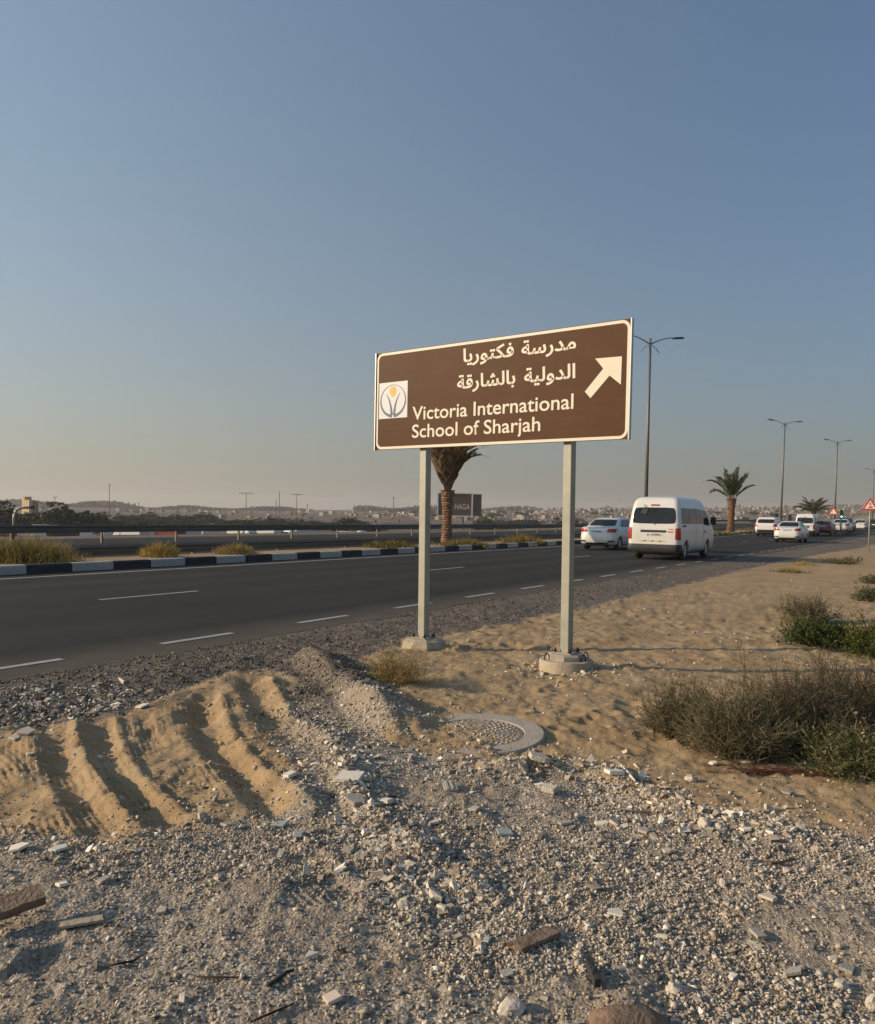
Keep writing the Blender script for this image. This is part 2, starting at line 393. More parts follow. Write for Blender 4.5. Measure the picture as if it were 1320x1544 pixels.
# ground: attribute zone = (gravel, road shoulder, debris, far)
def make_ground():
    m, n, l, b = mat_new('ground_sand_and_gravel')
    z = n.new('ShaderNodeAttribute'); z.attribute_name = 'zone'
    sp = n.new('ShaderNodeSeparateColor'); l.new(z.outputs['Color'], sp.inputs[0])
    tc = n.new('ShaderNodeTexCoord')
    def noise(sc, det=6, ro=0.6):
        q = n.new('ShaderNodeTexNoise'); q.inputs['Scale'].default_value = sc; q.inputs['Detail'].default_value = det; q.inputs['Roughness'].default_value = ro
        l.new(tc.outputs['Object'], q.inputs['Vector']); return q.outputs['Fac']
    def ramp(f, stops):
        r = n.new('ShaderNodeValToRGB')
        while len(r.color_ramp.elements) < len(stops): r.color_ramp.elements.new(0.5)
        for e, (p, c) in zip(r.color_ramp.elements, stops): e.position = p; e.color = (*c, 1)
        l.new(f, r.inputs['Fac']); return r.outputs['Color']
    def mix(f, a, c, blend='MIX'):
        x = n.new('ShaderNodeMix'); x.data_type = 'RGBA'; x.blend_type = blend
        if isinstance(f, float): x.inputs['Factor'].default_value = f
        else: l.new(f, x.inputs['Factor'])
        for s_, k in ((a, 'A'), (c, 'B')):
            if isinstance(s_, tuple): x.inputs[k].default_value = (*s_, 1)
            else: l.new(s_, x.inputs[k])
        return x.outputs['Result']
    sand = ramp(noise(1.3, 8, 0.7), [(0.3, (0.28, 0.195, 0.11)), (0.5, (0.38, 0.272, 0.158)), (0.72, (0.44, 0.335, 0.215))])
    grains = ramp(noise(95, 3), [(0.3, (0.55, 0.55, 0.55)), (0.5, (1, 1, 1)), (0.75, (1.25, 1.22, 1.18))])
    sand = mix(0.75, sand, grains, 'MULTIPLY')
    specks = n.new('ShaderNodeTexVoronoi'); specks.inputs['Scale'].default_value = 55; specks.inputs['Randomness'].default_value = 1
    l.new(tc.outputs['Object'], specks.inputs['Vector'])
    ss = n.new('ShaderNodeSeparateColor'); l.new(specks.outputs['Color'], ss.inputs[0])
    sm = n.new('ShaderNodeMapRange'); sm.inputs['From Min'].default_value = 0.86; sm.inputs['From Max'].default_value = 0.9; l.new(ss.outputs[0], sm.inputs['Value'])
    sd = n.new('ShaderNodeMapRange'); sd.inputs['From Min'].default_value = 0.42; sd.inputs['From Max'].default_value = 0.30; l.new(specks.outputs['Distance'], sd.inputs['Value'])
    sf = n.new('ShaderNodeMath'); sf.operation = 'MULTIPLY'; l.new(sm.outputs[0], sf.inputs[0]); l.new(sd.outputs[0], sf.inputs[1])
    scol = ramp(ss.outputs[1], [(0.0, (0.12, 0.085, 0.055)), (0.5, (0.26, 0.19, 0.13)), (1.0, (0.50, 0.43, 0.34))])
    sand = mix(sf.outputs[0], sand, scol)
    crust = ramp(noise(3.2, 8, 0.75), [(0.35, (0.72, 0.70, 0.68)), (0.5, (1, 1, 1)), (0.7, (1.12, 1.10, 1.07))])
    sand = mix(0.8, sand, crust, 'MULTIPLY')
    gvor = n.new('ShaderNodeTexVoronoi'); gvor.inputs['Scale'].default_value = 85
    l.new(tc.outputs['Object'], gvor.inputs['Vector'])
    sepv = n.new('ShaderNodeSeparateColor'); l.new(gvor.outputs['Color'], sepv.inputs[0])
    gcol = ramp(sepv.outputs[0], [(0.0, (0.14, 0.118, 0.096)), (0.35, (0.26, 0.222, 0.18)), (0.7, (0.38, 0.33, 0.27)), (1.0, (0.56, 0.50, 0.42))])
    dust = ramp(noise(2.2, 7, 0.7), [(0.35, (0.28, 0.23, 0.175)), (0.65, (0.38, 0.305, 0.225))])
    fdust = n.new('ShaderNodeMapRange'); fdust.inputs['From Min'].default_value = 0.42; fdust.inputs['From Max'].default_value = 0.62
    l.new(noise(1.7, 6, 0.65), fdust.inputs['Value'])
    gravel = mix(fdust.outputs[0], gcol, dust)
    sh = ramp(sepv.outputs[1], [(0.0, (0.05, 0.047, 0.045)), (0.5, (0.115, 0.10, 0.09)), (0.85, (0.19, 0.165, 0.14)), (1.0, (0.33, 0.30, 0.27))])
    shd = ramp(noise(1.1, 7, 0.7), [(0.4, (1, 1, 1)), (0.7, (1.5, 1.35, 1.15))])
    sh = mix(1.0, sh, shd, 'MULTIPLY')
    c = mix(sp.outputs[0], sand, gravel)
    c = mix(sp.outputs[1], c, sh)
    # far desert: pale sand mottled with scrub
    far = ramp(noise(0.03, 9, 0.78), [(0.40, (0.055, 0.052, 0.04)), (0.5, (0.14, 0.11, 0.088)), (0.62, (0.27, 0.205, 0.16))])
    c = mix(sp.outputs[2], c, far)
    l.new(c, b.inputs['Base Color'])
    b.inputs['Roughness'].default_value = 0.95; b.inputs['Specular IOR Level'].default_value = 0.15
    hm = n.new('ShaderNodeMath'); hm.operation = 'MULTIPLY_ADD'
    l.new(noise(60, 8, 0.75), hm.inputs[0]); hm.inputs[1].default_value = 1.0
    sc_ = n.new('ShaderNodeMath'); sc_.operation = 'MULTIPLY'; l.new(gvor.outputs['Distance'], sc_.inputs[0]); l.new(sp.outputs[0], sc_.inputs[1])
    inv = n.new('ShaderNodeMath'); inv.operation = 'MULTIPLY'; inv.inputs[1].default_value = -1.0; l.new(sc_.outputs[0], inv.inputs[0])
    l.new(inv.outputs[0], hm.inputs[2])
    bp = n.new('ShaderNodeBump'); bp.inputs['Strength'].default_value = 0.7; bp.inputs['Distance'].default_value = 0.010
    l.new(hm.outputs[0], bp.inputs['Height']); l.new(bp.outputs[0], b.inputs['Normal'])
    return m
M['ground'] = make_ground()

# ------------------------------------------------------------------ terrain functions
_L = NR.rand(256, 256)
def vnoise(x, y, sc, seed=0):
    x = x * sc + seed * 17.31; y = y * sc + seed * 7.77
    xi = np.floor(x).astype(int); yi = np.floor(y).astype(int)
    fx = x - xi; fy = y - yi
    fx = fx * fx * fx * (fx * (fx * 6 - 15) + 10); fy = fy * fy * fy * (fy * (fy * 6 - 15) + 10)
    a = _L[xi % 256, yi % 256]; b = _L[(xi + 1) % 256, yi % 256]; c = _L[xi % 256, (yi + 1) % 256]; d = _L[(xi + 1) % 256, (yi + 1) % 256]
    return (a * (1 - fx) + b * fx) * (1 - fy) + (c * (1 - fx) + d * fx) * fy - 0.5
def fbm(x, y, sc, o=4, seed=0, g=0.5):
    r = 0; a = 1.0
    for i in range(o):
        r = r + a * vnoise(x * math.cos(i) - y * math.sin(i), x * math.sin(i) + y * math.cos(i), sc * 2 ** i, seed + i); a *= g
    return r
def sst(a, b, x):
    q = np.clip((x - a) / (b - a), 0, 1); return q * q * (3 - 2 * q)
def W2(pts): return np.array([[at(px, py).x, at(px, py).y] for px, py in pts])
def smooth_line(P, k=3):
    for _ in range(k):
        Q = [P[0]]
        for i in range(len(P) - 1):
            Q.append(P[i] * 0.75 + P[i + 1] * 0.25); Q.append(P[i] * 0.25 + P[i + 1] * 0.75)
        Q.append(P[-1]); P = np.array(Q)
    return P
def line_dist(x, y, P):
    """signed distance to a polyline (positive on its right), and taper 0..1 near the ends"""
    best = np.full(x.shape, 1e9); sg = np.zeros(x.shape); tt = np.zeros(x.shape)
    L = np.concatenate([[0], np.cumsum(np.hypot(*(P[1:] - P[:-1]).T))])
    for i in range(len(P) - 1):
        ax, ay = P[i]; dx, dy = P[i + 1] - P[i]; l2 = dx * dx + dy * dy + 1e-12
        k = np.clip(((x - ax) * dx + (y - ay) * dy) / l2, 0, 1)
        ex = x - ax - k * dx; ey = y - ay - k * dy; d = np.hypot(ex, ey)
        m = d < best
        best = np.where(m, d, best); sg = np.where(m, np.sign(dy * ex - dx * ey), sg); tt = np.where(m, L[i] + k * math.sqrt(l2), tt)
    return best * sg, tt / L[-1], L[-1]
def poly_sd(x, y, P):
    """signed distance to a polygon, negative inside"""
    best = np.full(x.shape, 1e9); inside = np.zeros(x.shape, bool)
    n = len(P)
    for i in range(n):
        ax, ay = P[i]; bx, by = P[(i + 1) % n]; dx, dy = bx - ax, by - ay
        k = np.clip(((x - ax) * dx + (y - ay) * dy) / (dx * dx + dy * dy + 1e-12), 0, 1)
        best = np.minimum(best, np.hypot(x - ax - k * dx, y - ay - k * dy))
        c = ((ay > y) != (by > y)) & (x < (bx - ax) * (y - ay) / (by - ay + 1e-12) + ax)
        inside ^= c
    return np.where(inside, -best, best)

# ruts: the polylines run away from the road towards the camera; sun side (left) lip casts the shade
RUTS = [
    ([(-40, 1140), (-10, 1180), (10, 1220), (30, 1262)], 0.030, 0.10),
    ([(84, 1090), (82, 1130), (92, 1168), (116, 1205), (140, 1240), (185, 1278)], 0.085, 0.095),
    ([(150, 1080), (152, 1122), (172, 1165), (202, 1200), (240, 1234), (310, 1268)], 0.080, 0.085),
    ([(215, 1075), (222, 1100), (240, 1135)], 0.030, 0.06),
    ([(304, 1040), (306, 1082), (326, 1128), (366, 1180), (420, 1224), (480, 1256)], 0.115, 0.11),
    ([(376, 1014), (386, 1044), (402, 1082), (440, 1120)], 0.11, 0.13),
    ([(520, 1225), (556, 1262), (610, 1300), (675, 1345), (735, 1385)], 0.040, 0.09),
    ([(455, 1290), (480, 1325), (530, 1362)], 0.035, 0.07),
]
RIDGES = [   # line, height, left sigma, right sigma
    ([(425, 990), (470, 1000), (512, 1030), (545, 1060), (580, 1090), (612, 1116)], 0.17, 0.30, 0.10),
    ([(345, 1020), (352, 1052), (366, 1086), (392, 1128), (420, 1170), (450, 1215), (500, 1275)], 0.034, 0.12, 0.10),
    ([(455, 1075), (486, 1110), (520, 1165), (536, 1215), (560, 1255), (610, 1292), (680, 1340)], 0.060, 0.16, 0.08),
    ([(250, 1065), (262, 1100), (290, 1140), (340, 1190), (392, 1232)], 0.022, 0.08, 0.07),
    ([(110, 1085), (124, 1130), (150, 1185), (190, 1235), (240, 1268)], 0.026, 0.07, 0.05),
    ([(30, 1098), (48, 1135), (74, 1185), (104, 1240), (118, 1270)], 0.028, 0.10, 0.055),
    ([(700, 1160), (760, 1162), (822, 1150), (880, 1160), (930, 1172), (965, 1195), (1010, 1222), (1070, 1236), (1150, 1246)], 0.055, 0.10, 0.09),
    ([(-30, 1440), (20, 1438), (50, 1450)], 0.04, 0.1, 0.1),
]
RUTS = [(smooth_line(W2(p)), d, w) for p, d, w in RUTS]
RIDGES = [(smooth_line(W2(p)), h, a, b) for p, h, a, b in RIDGES]
SAND1 = smooth_line(W2([(-260, 1125), (-60, 1112), (60, 1096), (130, 1086), (225, 1052), (330, 1020), (400, 1004), (440, 1012), (440, 1060), (425, 1120), (440, 1190), (405, 1236), (330, 1240), (255, 1266), (150, 1262), (60, 1250), (-100, 1262), (-300, 1262)]), 1)
SAND2 = smooth_line(W2([(500, 1010), (560, 985), (620, 962), (760, 940), (900, 912), (1000, 888), (1100, 864), (1200, 842), (1330, 820), (1700, 812), (2600, 860), (2600, 1250), (1900, 1250), (1330, 1262), (1200, 1255), (1080, 1236), (960, 1200), (900, 1162), (800, 1140), (735, 1160), (692, 1144), (652, 1108), (604, 1064), (566, 1034), (535, 1010)]), 1)
DEBRIS = W2([(-300, 1060), (60, 1030), (230, 1034), (250, 1055), (130, 1084), (0, 1100), (-300, 1115)])
PITS = [(rng.uniform(-4, 11), rng.uniform(4.0, 18), rng.choice((0.035, 0.05, 0.07, 0.11, 0.16)) * rng.uniform(.8, 1.2), rng.uniform(0.006, 0.030)) for _ in range(1500)]
PITS = [p_ for p_ in PITS if math.sin(p_[0] * 1.7 + p_[1] * 0.6) + math.sin(p_[1] * 1.3 - p_[0] * 0.5) > rng.uniform(-1.4, 1.2)]

RIDGE_X = [-3.0, -0.52, -0.39, -0.35, -0.17, 0.0, 0.11, 0.27, 0.40, 0.52, 0.75, 3.0]
RIDGE_Z = [2, 2, 3, 1, 4, 10, 14, 20, 24, 30, 34, 28]

def near_relief(x, y):
    r = np.hypot(x, y)
    h = 0.035 * fbm(x, y, 0.9, 3, 1) + 0.020 * fbm(x, y, 4.0, 3, 5) + 0.010 * fbm(x, y, 15.0, 4, 9, 0.6)
    for P, d, w in RUTS:
        D, T, L = line_dist(x, y, P)
        e = sst(0, 0.12, T) * sst(1.0, 0.85, T)
        wob = 1 + 0.5 * fbm(x, y, 5, 2, 21)
        h = h - 0.42 * d * wob * e * np.exp(-(np.abs(D) / (w * 0.85)) ** 3)
        h = h + 0.30 * d * wob * e * np.exp(-((D + w * 1.35) / (w * 0.4)) ** 2)
        near = np.exp(-(D / (w * 3.0)) ** 2) * e
        h = h + near * 0.007 * sst(-0.2, 0.25, fbm(x, y, 2.5, 2, 77)) * np.sin(D * 2 * PI / 0.036 + 2 * fbm(x, y, 3, 2, 4))
    h = h + 0.012 * np.abs(fbm(x, y, 11.0, 4, 88, 0.6)) + 0.016 * fbm(x * 1.0, y * 0.45, 7.0, 3, 92)
    for P, hh, a, b in RIDGES:
        D, T, L = line_dist(x, y, P)
        e = sst(0, 0.15, T) * sst(1.0, 0.85, T)
        wob = 1 + 0.7 * fbm(x, y, 3.5, 3, 31)
        h = h + 0.95 * hh * wob * e * np.where(D < 0, np.exp(-(D / a) ** 2), np.exp(-(D / b) ** 2))
    return h
def pits(x, y):
    h = np.zeros(x.shape)
    for px, py, rad, dep in PITS:
        m = (np.abs(x - px) < rad * 3) & (np.abs(y - py) < rad * 3)
        if m.any():
            q = np.hypot(x[m] - px, (y[m] - py)) / rad
            h[m] += -dep * np.exp(-q * q) + dep * 0.45 * np.exp(-((q - 1.35) / 0.45) ** 2)
    return h
def zones(x, y):
    s, t = st_of(x, y)
    wig = 0.17 * fbm(x, y, 2.2, 4, 3) + 0.13 * fbm(x, y, 9.0, 3, 13)
    d1 = poly_sd(x, y, SAND1) + wig; d2 = poly_sd(x, y, SAND2) + wig * 1.4
    global INS
    INS = np.maximum(-d1, -d2)
    sandy = np.maximum(sst(0.08, -0.08, d1), sst(0.12, -0.12, d2))
    sh = sst(3.7, 4.6, t + wig * 2) * (1 - sandy)
    far = sst(34.0, 40.0, t)
    med = sst(17.0, 17.4, t) * (1 - far)
    deb = sst(0.1, -0.1, poly_sd(x, y, DEBRIS) + wig)
    R = np.hypot(x, y)
    gr = (1 - sandy) * (1 - med) * (1 - sst(40, 80, R) * (y < 0))
    sh = sh * (1 - med)
    return gr, sh, far, deb, sandy
def terrain(x, y):
    x = np.asarray(x, float); y = np.asarray(y, float)
    s, t = st_of(x, y); r = np.hypot(x, y)
    z = rise(s) * sst(60, 30, t)
    flat = sst(6.9, 6.2, t)                                  # relief fades out at the road
    nearm = sst(28, 14, r) * flat
    m = nearm > 0.001
    if m.any():
        q = np.zeros(x.shape)
        xm, ym = x[m], y[m]
        gr, sh, far, deb, sandy = zones(xm, ym)
        q[m] = near_relief(xm, ym) + pits(xm, ym) * sandy
        z = z + q * nearm
    z = z + 0.10 * fbm(x, y, 0.25, 4, 40) * sst(12, 30, r) * sst(5.5, 3.0, t)
    z = z - 0.003
    z = z - 0.06 * sst(6.86, 7.1, t)                             # under the road
    z = z + 0.18 * sst(17.42, 17.52, t) * sst(22.0, 20.0, t)          # median
    z = z + 0.06 * sst(35.5, 36.2, t) + 0.05 * fbm(x, y, 0.6, 3, 44) * sst(36, 38, t)
    z = z - 3.1 * sst(38, 62, t)
    # far plain and the town ridge
    front = sst(0.0, 0.2, np.where(y > 0, y / (r + 1e-6), 0))
    rx = np.where(y > 1, x / np.maximum(y, 1), np.sign(x) * 3.0)
    rz = np.interp(rx, RIDGE_X, RIDGE_Z)
    q = np.clip((r - 220) / (1500 - 220), 0, 1)
    hill = (rz + 3.0) * q ** 1.35 * front
    hill = hill * sst(-60, 20, t - 0.04 * r) * (1 + 0.18 * fbm(x, y, 0.006, 4, 50) * sst(300, 700, r) * sst(1500, 1200, r))
    z = z + hill - sst(80, 300, r) * 0.9 * sst(38, 60, t) - sst(1560, 2600, r) * 25
    # low dune spur on the right behind the traffic
    z = z + 5.0 * np.exp(-((x - 190) / 70) ** 2 - ((y - 330) / 60) ** 2) * sst(20, 40, t) * 0
    return z
def tz(x, y): return float(terrain(np.array([x]), np.array([y]))[0])
def ground_at(px, py):
    p = at(px, py, 0.0)
    for _ in range(4): p = at(px, py, tz(p.x, p.y))
    return p

# ------------------------------------------------------------------ ground sheet (polar grid round the viewpoint, fine in front)
az = np.concatenate([np.linspace(-180, -48, 30)[:-1], np.linspace(-48, 48, 760), np.linspace(48, 180, 30)[1:-1]])
az = np.radians(az)
rr = np.concatenate([np.geomspace(0.25, 1.6, 10)[:-1], np.geomspace(1.6, 13, 520)[:-1], np.geomspace(13, 60, 110)[:-1], np.geomspace(60, 3200, 110)])
A, R_ = np.meshgrid(az, rr)
X = (R_ * np.sin(A)).ravel(); Y = (R_ * np.cos(A)).ravel()
Z = terrain(X, Y)
gr, sh, far, deb, sandy = zones(X, Y)
zone = np.stack([gr, sh, far, np.ones_like(gr)], 1)
nr, na = len(rr), len(az)
I = np.arange(nr * na).reshape(nr, na)
I2 = np.concatenate([I, I[:, :1]], 1)
F = np.stack([I2[:-1, :-1].ravel(), I2[1:, :-1].ravel(), I2[1:, 1:].ravel(), I2[:-1, 1:].ravel()], 1)
V = np.stack([X, Y, Z], 1)
V = np.vstack([V, [[0, 0, float(Z[:na].mean())]]]); zone = np.vstack([zone, [[1, 0, 0, 1]]])
c0 = len(V) - 1
fan = np.stack([np.full(na, c0), I[0], np.roll(I[0], -1), np.roll(I[0], -1)], 1)
gnd = np_mesh('ground', V, F, M['ground'], True, {'zone': zone})
fanm = np_mesh('ground_patch', V[np.r_[0:na, c0]], np.stack([np.full(na, na), np.arange(na), (np.arange(na) + 1) % na], 1), M['ground'], True, {'zone': zone[np.r_[0:na, c0]]})
bm = bmesh.new(); bm.from_mesh(gnd.data); bm.from_mesh(fanm.data)
fd = fanm.data; bpy.data.objects.remove(fanm); bpy.data.meshes.remove(fd)
for f in bm.faces: f.smooth = True
bmesh.ops.recalc_face_normals(bm, faces=bm.faces[:1])
bm.to_mesh(gnd.data); bm.free()
if gnd.data.polygons[0].normal.z < 0: gnd.data.flip_normals()
tag(gnd, kind='structure')

# ------------------------------------------------------------------ roads, markings, kerb
def strip(name, t0, t1, s0, s1, dz, mat, parent=None, step=4.0, nt=1, wob=0.0):
    ss = np.arange(s0, s1 + 0.01, step) if s1 - s0 > step else np.array([s0, s1])
    mb = MB(); vs = []; fs = []
    for i, s in enumerate(ss):
        for k in range(nt + 1):
            t = t0 + (t1 - t0) * k / nt
            if wob and k == 0: t += wob * math.sin(s * 1.7) * 0.5 + wob * (rng.random() - 0.5)
            p = road_pt(s, t, dz); vs.append(p)
    for i in range(len(ss) - 1):
        for k in range(nt):
            a = i * (nt + 1) + k
            fs.append((a, a + 1, a + nt + 2, a + nt + 1))
    mb.add(vs, fs)
    o = mb.build(name, mat, parent)
    if o.data.polygons[0].normal.z < 0: o.data.flip_normals()
    return o
road = strip('road', 6.82, 17.42, -40, 420, 0.0, M['asphalt'], None, 0.5, 2, 0.10)
tag(road, kind='structure')
road2 = strip('far_road', 21.6, 35.7, -60, 420, 0.0, M['asphalt'])
road2.name = 'opposite_road'
tag(road2, kind='structure')
T_EDGE = 7.4
s = 6.36 - 2.3 * 9
while s < 130:
    d = strip('edge_dash', T_EDGE - 0.05, T_EDGE + 0.05, s, s + 1.08, 0.005, M['white_paint'], road)
    s += 2.3
s = -1.1
while s < 130:
    strip('lane_dash', 11.66, 11.76, s, s + 2.1, 0.005, M['white_paint'], road)
    s += 9.9
strip('edge_line', 16.34, 16.48, -40, 200, 0.005, M['white_paint'], road)
strip('edge_line', 22.6, 22.76, -60, 260, 0.005, M['white_paint'], road2)
strip('edge_line', 29.0, 29.12, -60, 260, 0.005, M['white_paint'], road2)
strip('edge_line', 34.6, 34.76, -60, 260, 0.005, M['white_paint'], road2)

s37 = 11.18
BL = 1.13
kerb = empty('kerb', tuple(road_pt(0, 17.35)), -RA)
tag(kerb, kind='structure')
def kerb_mesh(mat):
    mb = MB()
    L = BL - 0.012
    sec = [(-0.0, -0.08), (0.0, 0.165), (-0.02, 0.195), (-0.16, 0.20), (-0.18, 0.17), (-0.18, -0.08)]
    vs = [(x, y, z) for y in (0, L) for x, z in sec]
    n = len(sec)
    mb.add(vs, [tuple(range(n)), tuple(range(n, 2 * n))[::-1]] + [(i, n + i, n + (i + 1) % n, (i + 1) % n) for i in range(n)])
    me = mb.mesh('kerb_stone'); me.materials.append(mat); return me
kw, kb = kerb_mesh(M['kerb_white']), kerb_mesh(M['kerb_black'])
k0 = -22
for i in range(k0, 150):
    sb = s37 + i * BL
    o = bpy.data.objects.new('kerb_stone', kb if i % 2 == 0 else kw)
    COL.objects.link(o); o.parent = kerb
    o.location = (rng.uniform(-0.006, 0.006), sb, float(rise(sb)) + rng.uniform(-0.004, 0.004))

# ------------------------------------------------------------------ loose stones (joined meshes)
OCT = np.array([[1, 0, 0], [-1, 0, 0], [0, 1, 0], [0, -1, 0], [0, 0, 1], [0, 0, -1]], float)
OCTF = np.array([[0, 2, 4], [2, 1, 4], [1, 3, 4], [3, 0, 4], [2, 0, 5], [1, 2, 5], [3, 1, 5], [0, 3, 5]])
CUBE = np.array([[x, y, z] for z in (-1, 1) for y in (-1, 1) for x in (-1, 1)], float) * 0.72
CUBEF = np.array([[0, 2, 3], [0, 3, 1], [4, 5, 7], [4, 7, 6], [0, 1, 5], [0, 5, 4], [2, 6, 7], [2, 7, 3], [0, 4, 6], [0, 6, 2], [1, 3, 7], [1, 7, 5]])
STONE_COL = np.array([(0.42, 0.36, 0.285), (0.52, 0.445, 0.35), (0.30, 0.26, 0.205), (0.64, 0.57, 0.47), (0.13, 0.115, 0.098), (0.43, 0.33, 0.235), (0.33, 0.31, 0.275), (0.72, 0.66, 0.57)])
def stones(name, x, y, size, probs, flat=0.6, jag=0.35, base='cube', sink=0.25, seed=1, label=None, bright=1.0):
    R = np.random.RandomState(seed)
    n = len(x)
    B, Fc = (CUBE, CUBEF) if base == 'cube' else (OCT, OCTF)
    k = len(B)
    P = B[None] * (1 + jag * (R.rand(n, k, 1) - 0.5) * 2) + jag * 0.5 * (R.rand(n, k, 3) - 0.5)
    sc = np.stack([0.75 + 0.7 * R.rand(n), 0.6 + 0.5 * R.rand(n), flat * (0.6 + 0.7 * R.rand(n))], 1) * size[:, None] / 2
    P = P * sc[:, None, :]
    a, b, c = R.rand(n) * 2 * PI, R.normal(0, 0.45, n), R.normal(0, 0.45, n)
    ca, sa, cb, sb, cc, s_c = np.cos(a), np.sin(a), np.cos(b), np.sin(b), np.cos(c), np.sin(c)
    Rm = np.empty((n, 3, 3))
    Rm[:, 0, 0] = ca * cb; Rm[:, 0, 1] = ca * sb * s_c - sa * cc; Rm[:, 0, 2] = ca * sb * cc + sa * s_c
    Rm[:, 1, 0] = sa * cb; Rm[:, 1, 1] = sa * sb * s_c + ca * cc; Rm[:, 1, 2] = sa * sb * cc - ca * s_c
    Rm[:, 2, 0] = -sb; Rm[:, 2, 1] = cb * s_c; Rm[:, 2, 2] = cb * cc
    P = np.einsum('nij,nkj->nki', Rm, P)
    z = terrain(x, y) + sc[:, 2] * (1 - 2 * sink)
    P += np.stack([x, y, z], 1)[:, None, :]
    ci = R.choice(len(STONE_COL), n, p=np.array(probs) / sum(probs))
    col = STONE_COL[ci] * (0.75 + 0.5 * R.rand(n, 1)) * bright
    C4 = np.ones((n, k, 4)); C4[:, :, :3] = col[:, None, :]
    F_ = (Fc[None] + (np.arange(n) * k)[:, None, None]).reshape(-1, 3)
    o = np_mesh(name, P.reshape(-1, 3), F_, M['tint'], base == 'oct', {'tint': C4.reshape(-1, 4)})
    tag(o, label, name.replace('_', ' '), None, 'stuff')
    return o
def scatter(n, y0, y1, power=1.6, seed=0, spread=0.66):
    R = np.random.RandomState(seed)
    u = R.rand(n)
    y = y0 * (y1 / y0) ** u if power == 1 else (y0 ** (1 - power) + u * (y1 ** (1 - power) - y0 ** (1 - power))) ** (1 / (1 - power))
    x = (R.rand(n) * 2 - 1) * spread * y
    return x, y
PB = [30, 24, 20, 8, 9, 10, 10, 3]
# fine gravel in front
x, y = scatter(150000, 2.0, 9.5, 1.9, 1)
gr, sh, far, deb, sandy = zones(x, y); s_, t_ = st_of(x, y)
bare = sst(0.0, 0.16, fbm(x, y, 1.3, 4, 60) + 0.28 * np.exp(-((x + 0.9) / 0.75) ** 2 - ((y - 3.0) / 0.55) ** 2))
D3 = min
keep = NR.rand(len(x)) < np.clip(gr * (1.0 - 0.86 * bare) + (0.05 + 0.55 * np.exp(-np.maximum(INS, 0) / 0.13)) * sandy, 0, 1) * (sh < 0.5)
x, y = x[keep], y[keep]
sz = np.clip(np.random.RandomState(5).lognormal(math.log(0.0105), 0.42, len(x)), 0.006, 0.040) * (1 + 0.05 * (y - 3))
stones('gravel', x, y, sz, PB, base='oct', seed=2, jag=0.4, label='grey beige gravel covering the foreground below the sand')
# coarse chips
x, y = scatter(60000, 2.0, 9.5, 1.9, 7)
gr, sh, far, deb, sandy = zones(x, y)
lines = np.zeros(len(x))
for k_ in (0, 2, 6):
    D, T, L = line_dist(x, y, RIDGES[k_][0]); lines = np.maximum(lines, np.exp(-(D / 0.22) ** 2))
bare = sst(0.0, 0.2, fbm(x, y, 1.3, 4, 60) + 0.35 * np.exp(-((x + 0.9) / 0.75) ** 2 - ((y - 3.0) / 0.55) ** 2))
keep = NR.rand(len(x)) < np.clip(gr * 0.085 * (1 - 0.95 * bare) + lines * 0.95, 0, 1) * (sh < 0.5) * (1 - 0.5 * sandy) + (0.012 + 0.10 * np.exp(-np.maximum(INS, 0) / 0.15)) * sandy
x, y = x[keep], y[keep]
sz = np.clip(np.random.RandomState(6).lognormal(math.log(0.0165), 0.42, len(x)), 0.010, 0.05)
stones('coarse_gravel', x, y, sz, [26, 26, 14, 16, 5, 8, 7, 10], base='cube', seed=3, label='coarser pale chips of rubble heaped along the berms')
# dark shoulder gravel
x, y = scatter(110000, 4.5, 30, 1.5, 9, 0.7)
gr, sh, far, deb, sandy = zones(x, y); s_, t_ = st_of(x, y)
dens = sh * (t_ < 6.95) + 0.04 * ((t_ >= 6.95) & (t_ < 7.3))
keep = NR.rand(len(x)) < dens * (1 - 0.4 * sst(0, .2, fbm(x, y, 1.2, 3, 62)))
x, y = x[keep], y[keep]
sz = np.clip(np.random.RandomState(8).lognormal(math.log(0.0165), 0.4, len(x)), 0.009, 0.045) * (1 + 0.03 * (y - 6))
stones('shoulder_gravel', x, y, sz, [14, 5, 34, 2, 36, 6, 8, 0.6], base='oct', seed=4, label='dark gravel along the verge between road and sand', bright=0.48)
# light debris patch
x, y = scatter(30000, 5.0, 8.5, 1.0, 12, 0.75)
gr, sh, far, deb, sandy = zones(x, y)
keep = NR.rand(len(x)) < deb * 0.85
x, y = x[keep], y[keep]
sz = np.clip(np.random.RandomState(9).lognormal(math.log(0.022), 0.45, len(x)), 0.010, 0.08)
stones('rubble_chips', x, y, sz, [24, 14, 18, 20, 12, 6, 14, 14], base='cube', flat=0.35, seed=5, jag=0.5, label='light flat rubble chips spread at the left beside the verge')
# broken slabs and chips heaped on the central berm
x, y = scatter(60000, 3.2, 8.0, 1.3, 19, 0.45)
lines = np.zeros(len(x))
for k_ in (2, 6):
    D, T, L = line_dist(x, y, RIDGES[k_][0]); lines = np.maximum(lines, np.exp(-(D / 0.20) ** 2))
keep = NR.rand(len(x)) < lines * 0.26
x, y = x[keep], y[keep]
sz = np.clip(np.random.RandomState(19).lognormal(math.log(0.021), 0.42, len(x)), 0.012, 0.06)
stones('berm_rubble', x, y, sz, [24, 26, 14, 12, 5, 10, 6, 4], base='cube', flat=0.45, seed=15, jag=0.5, label='pale broken chips heaped on the rubble ridge left of the manhole')
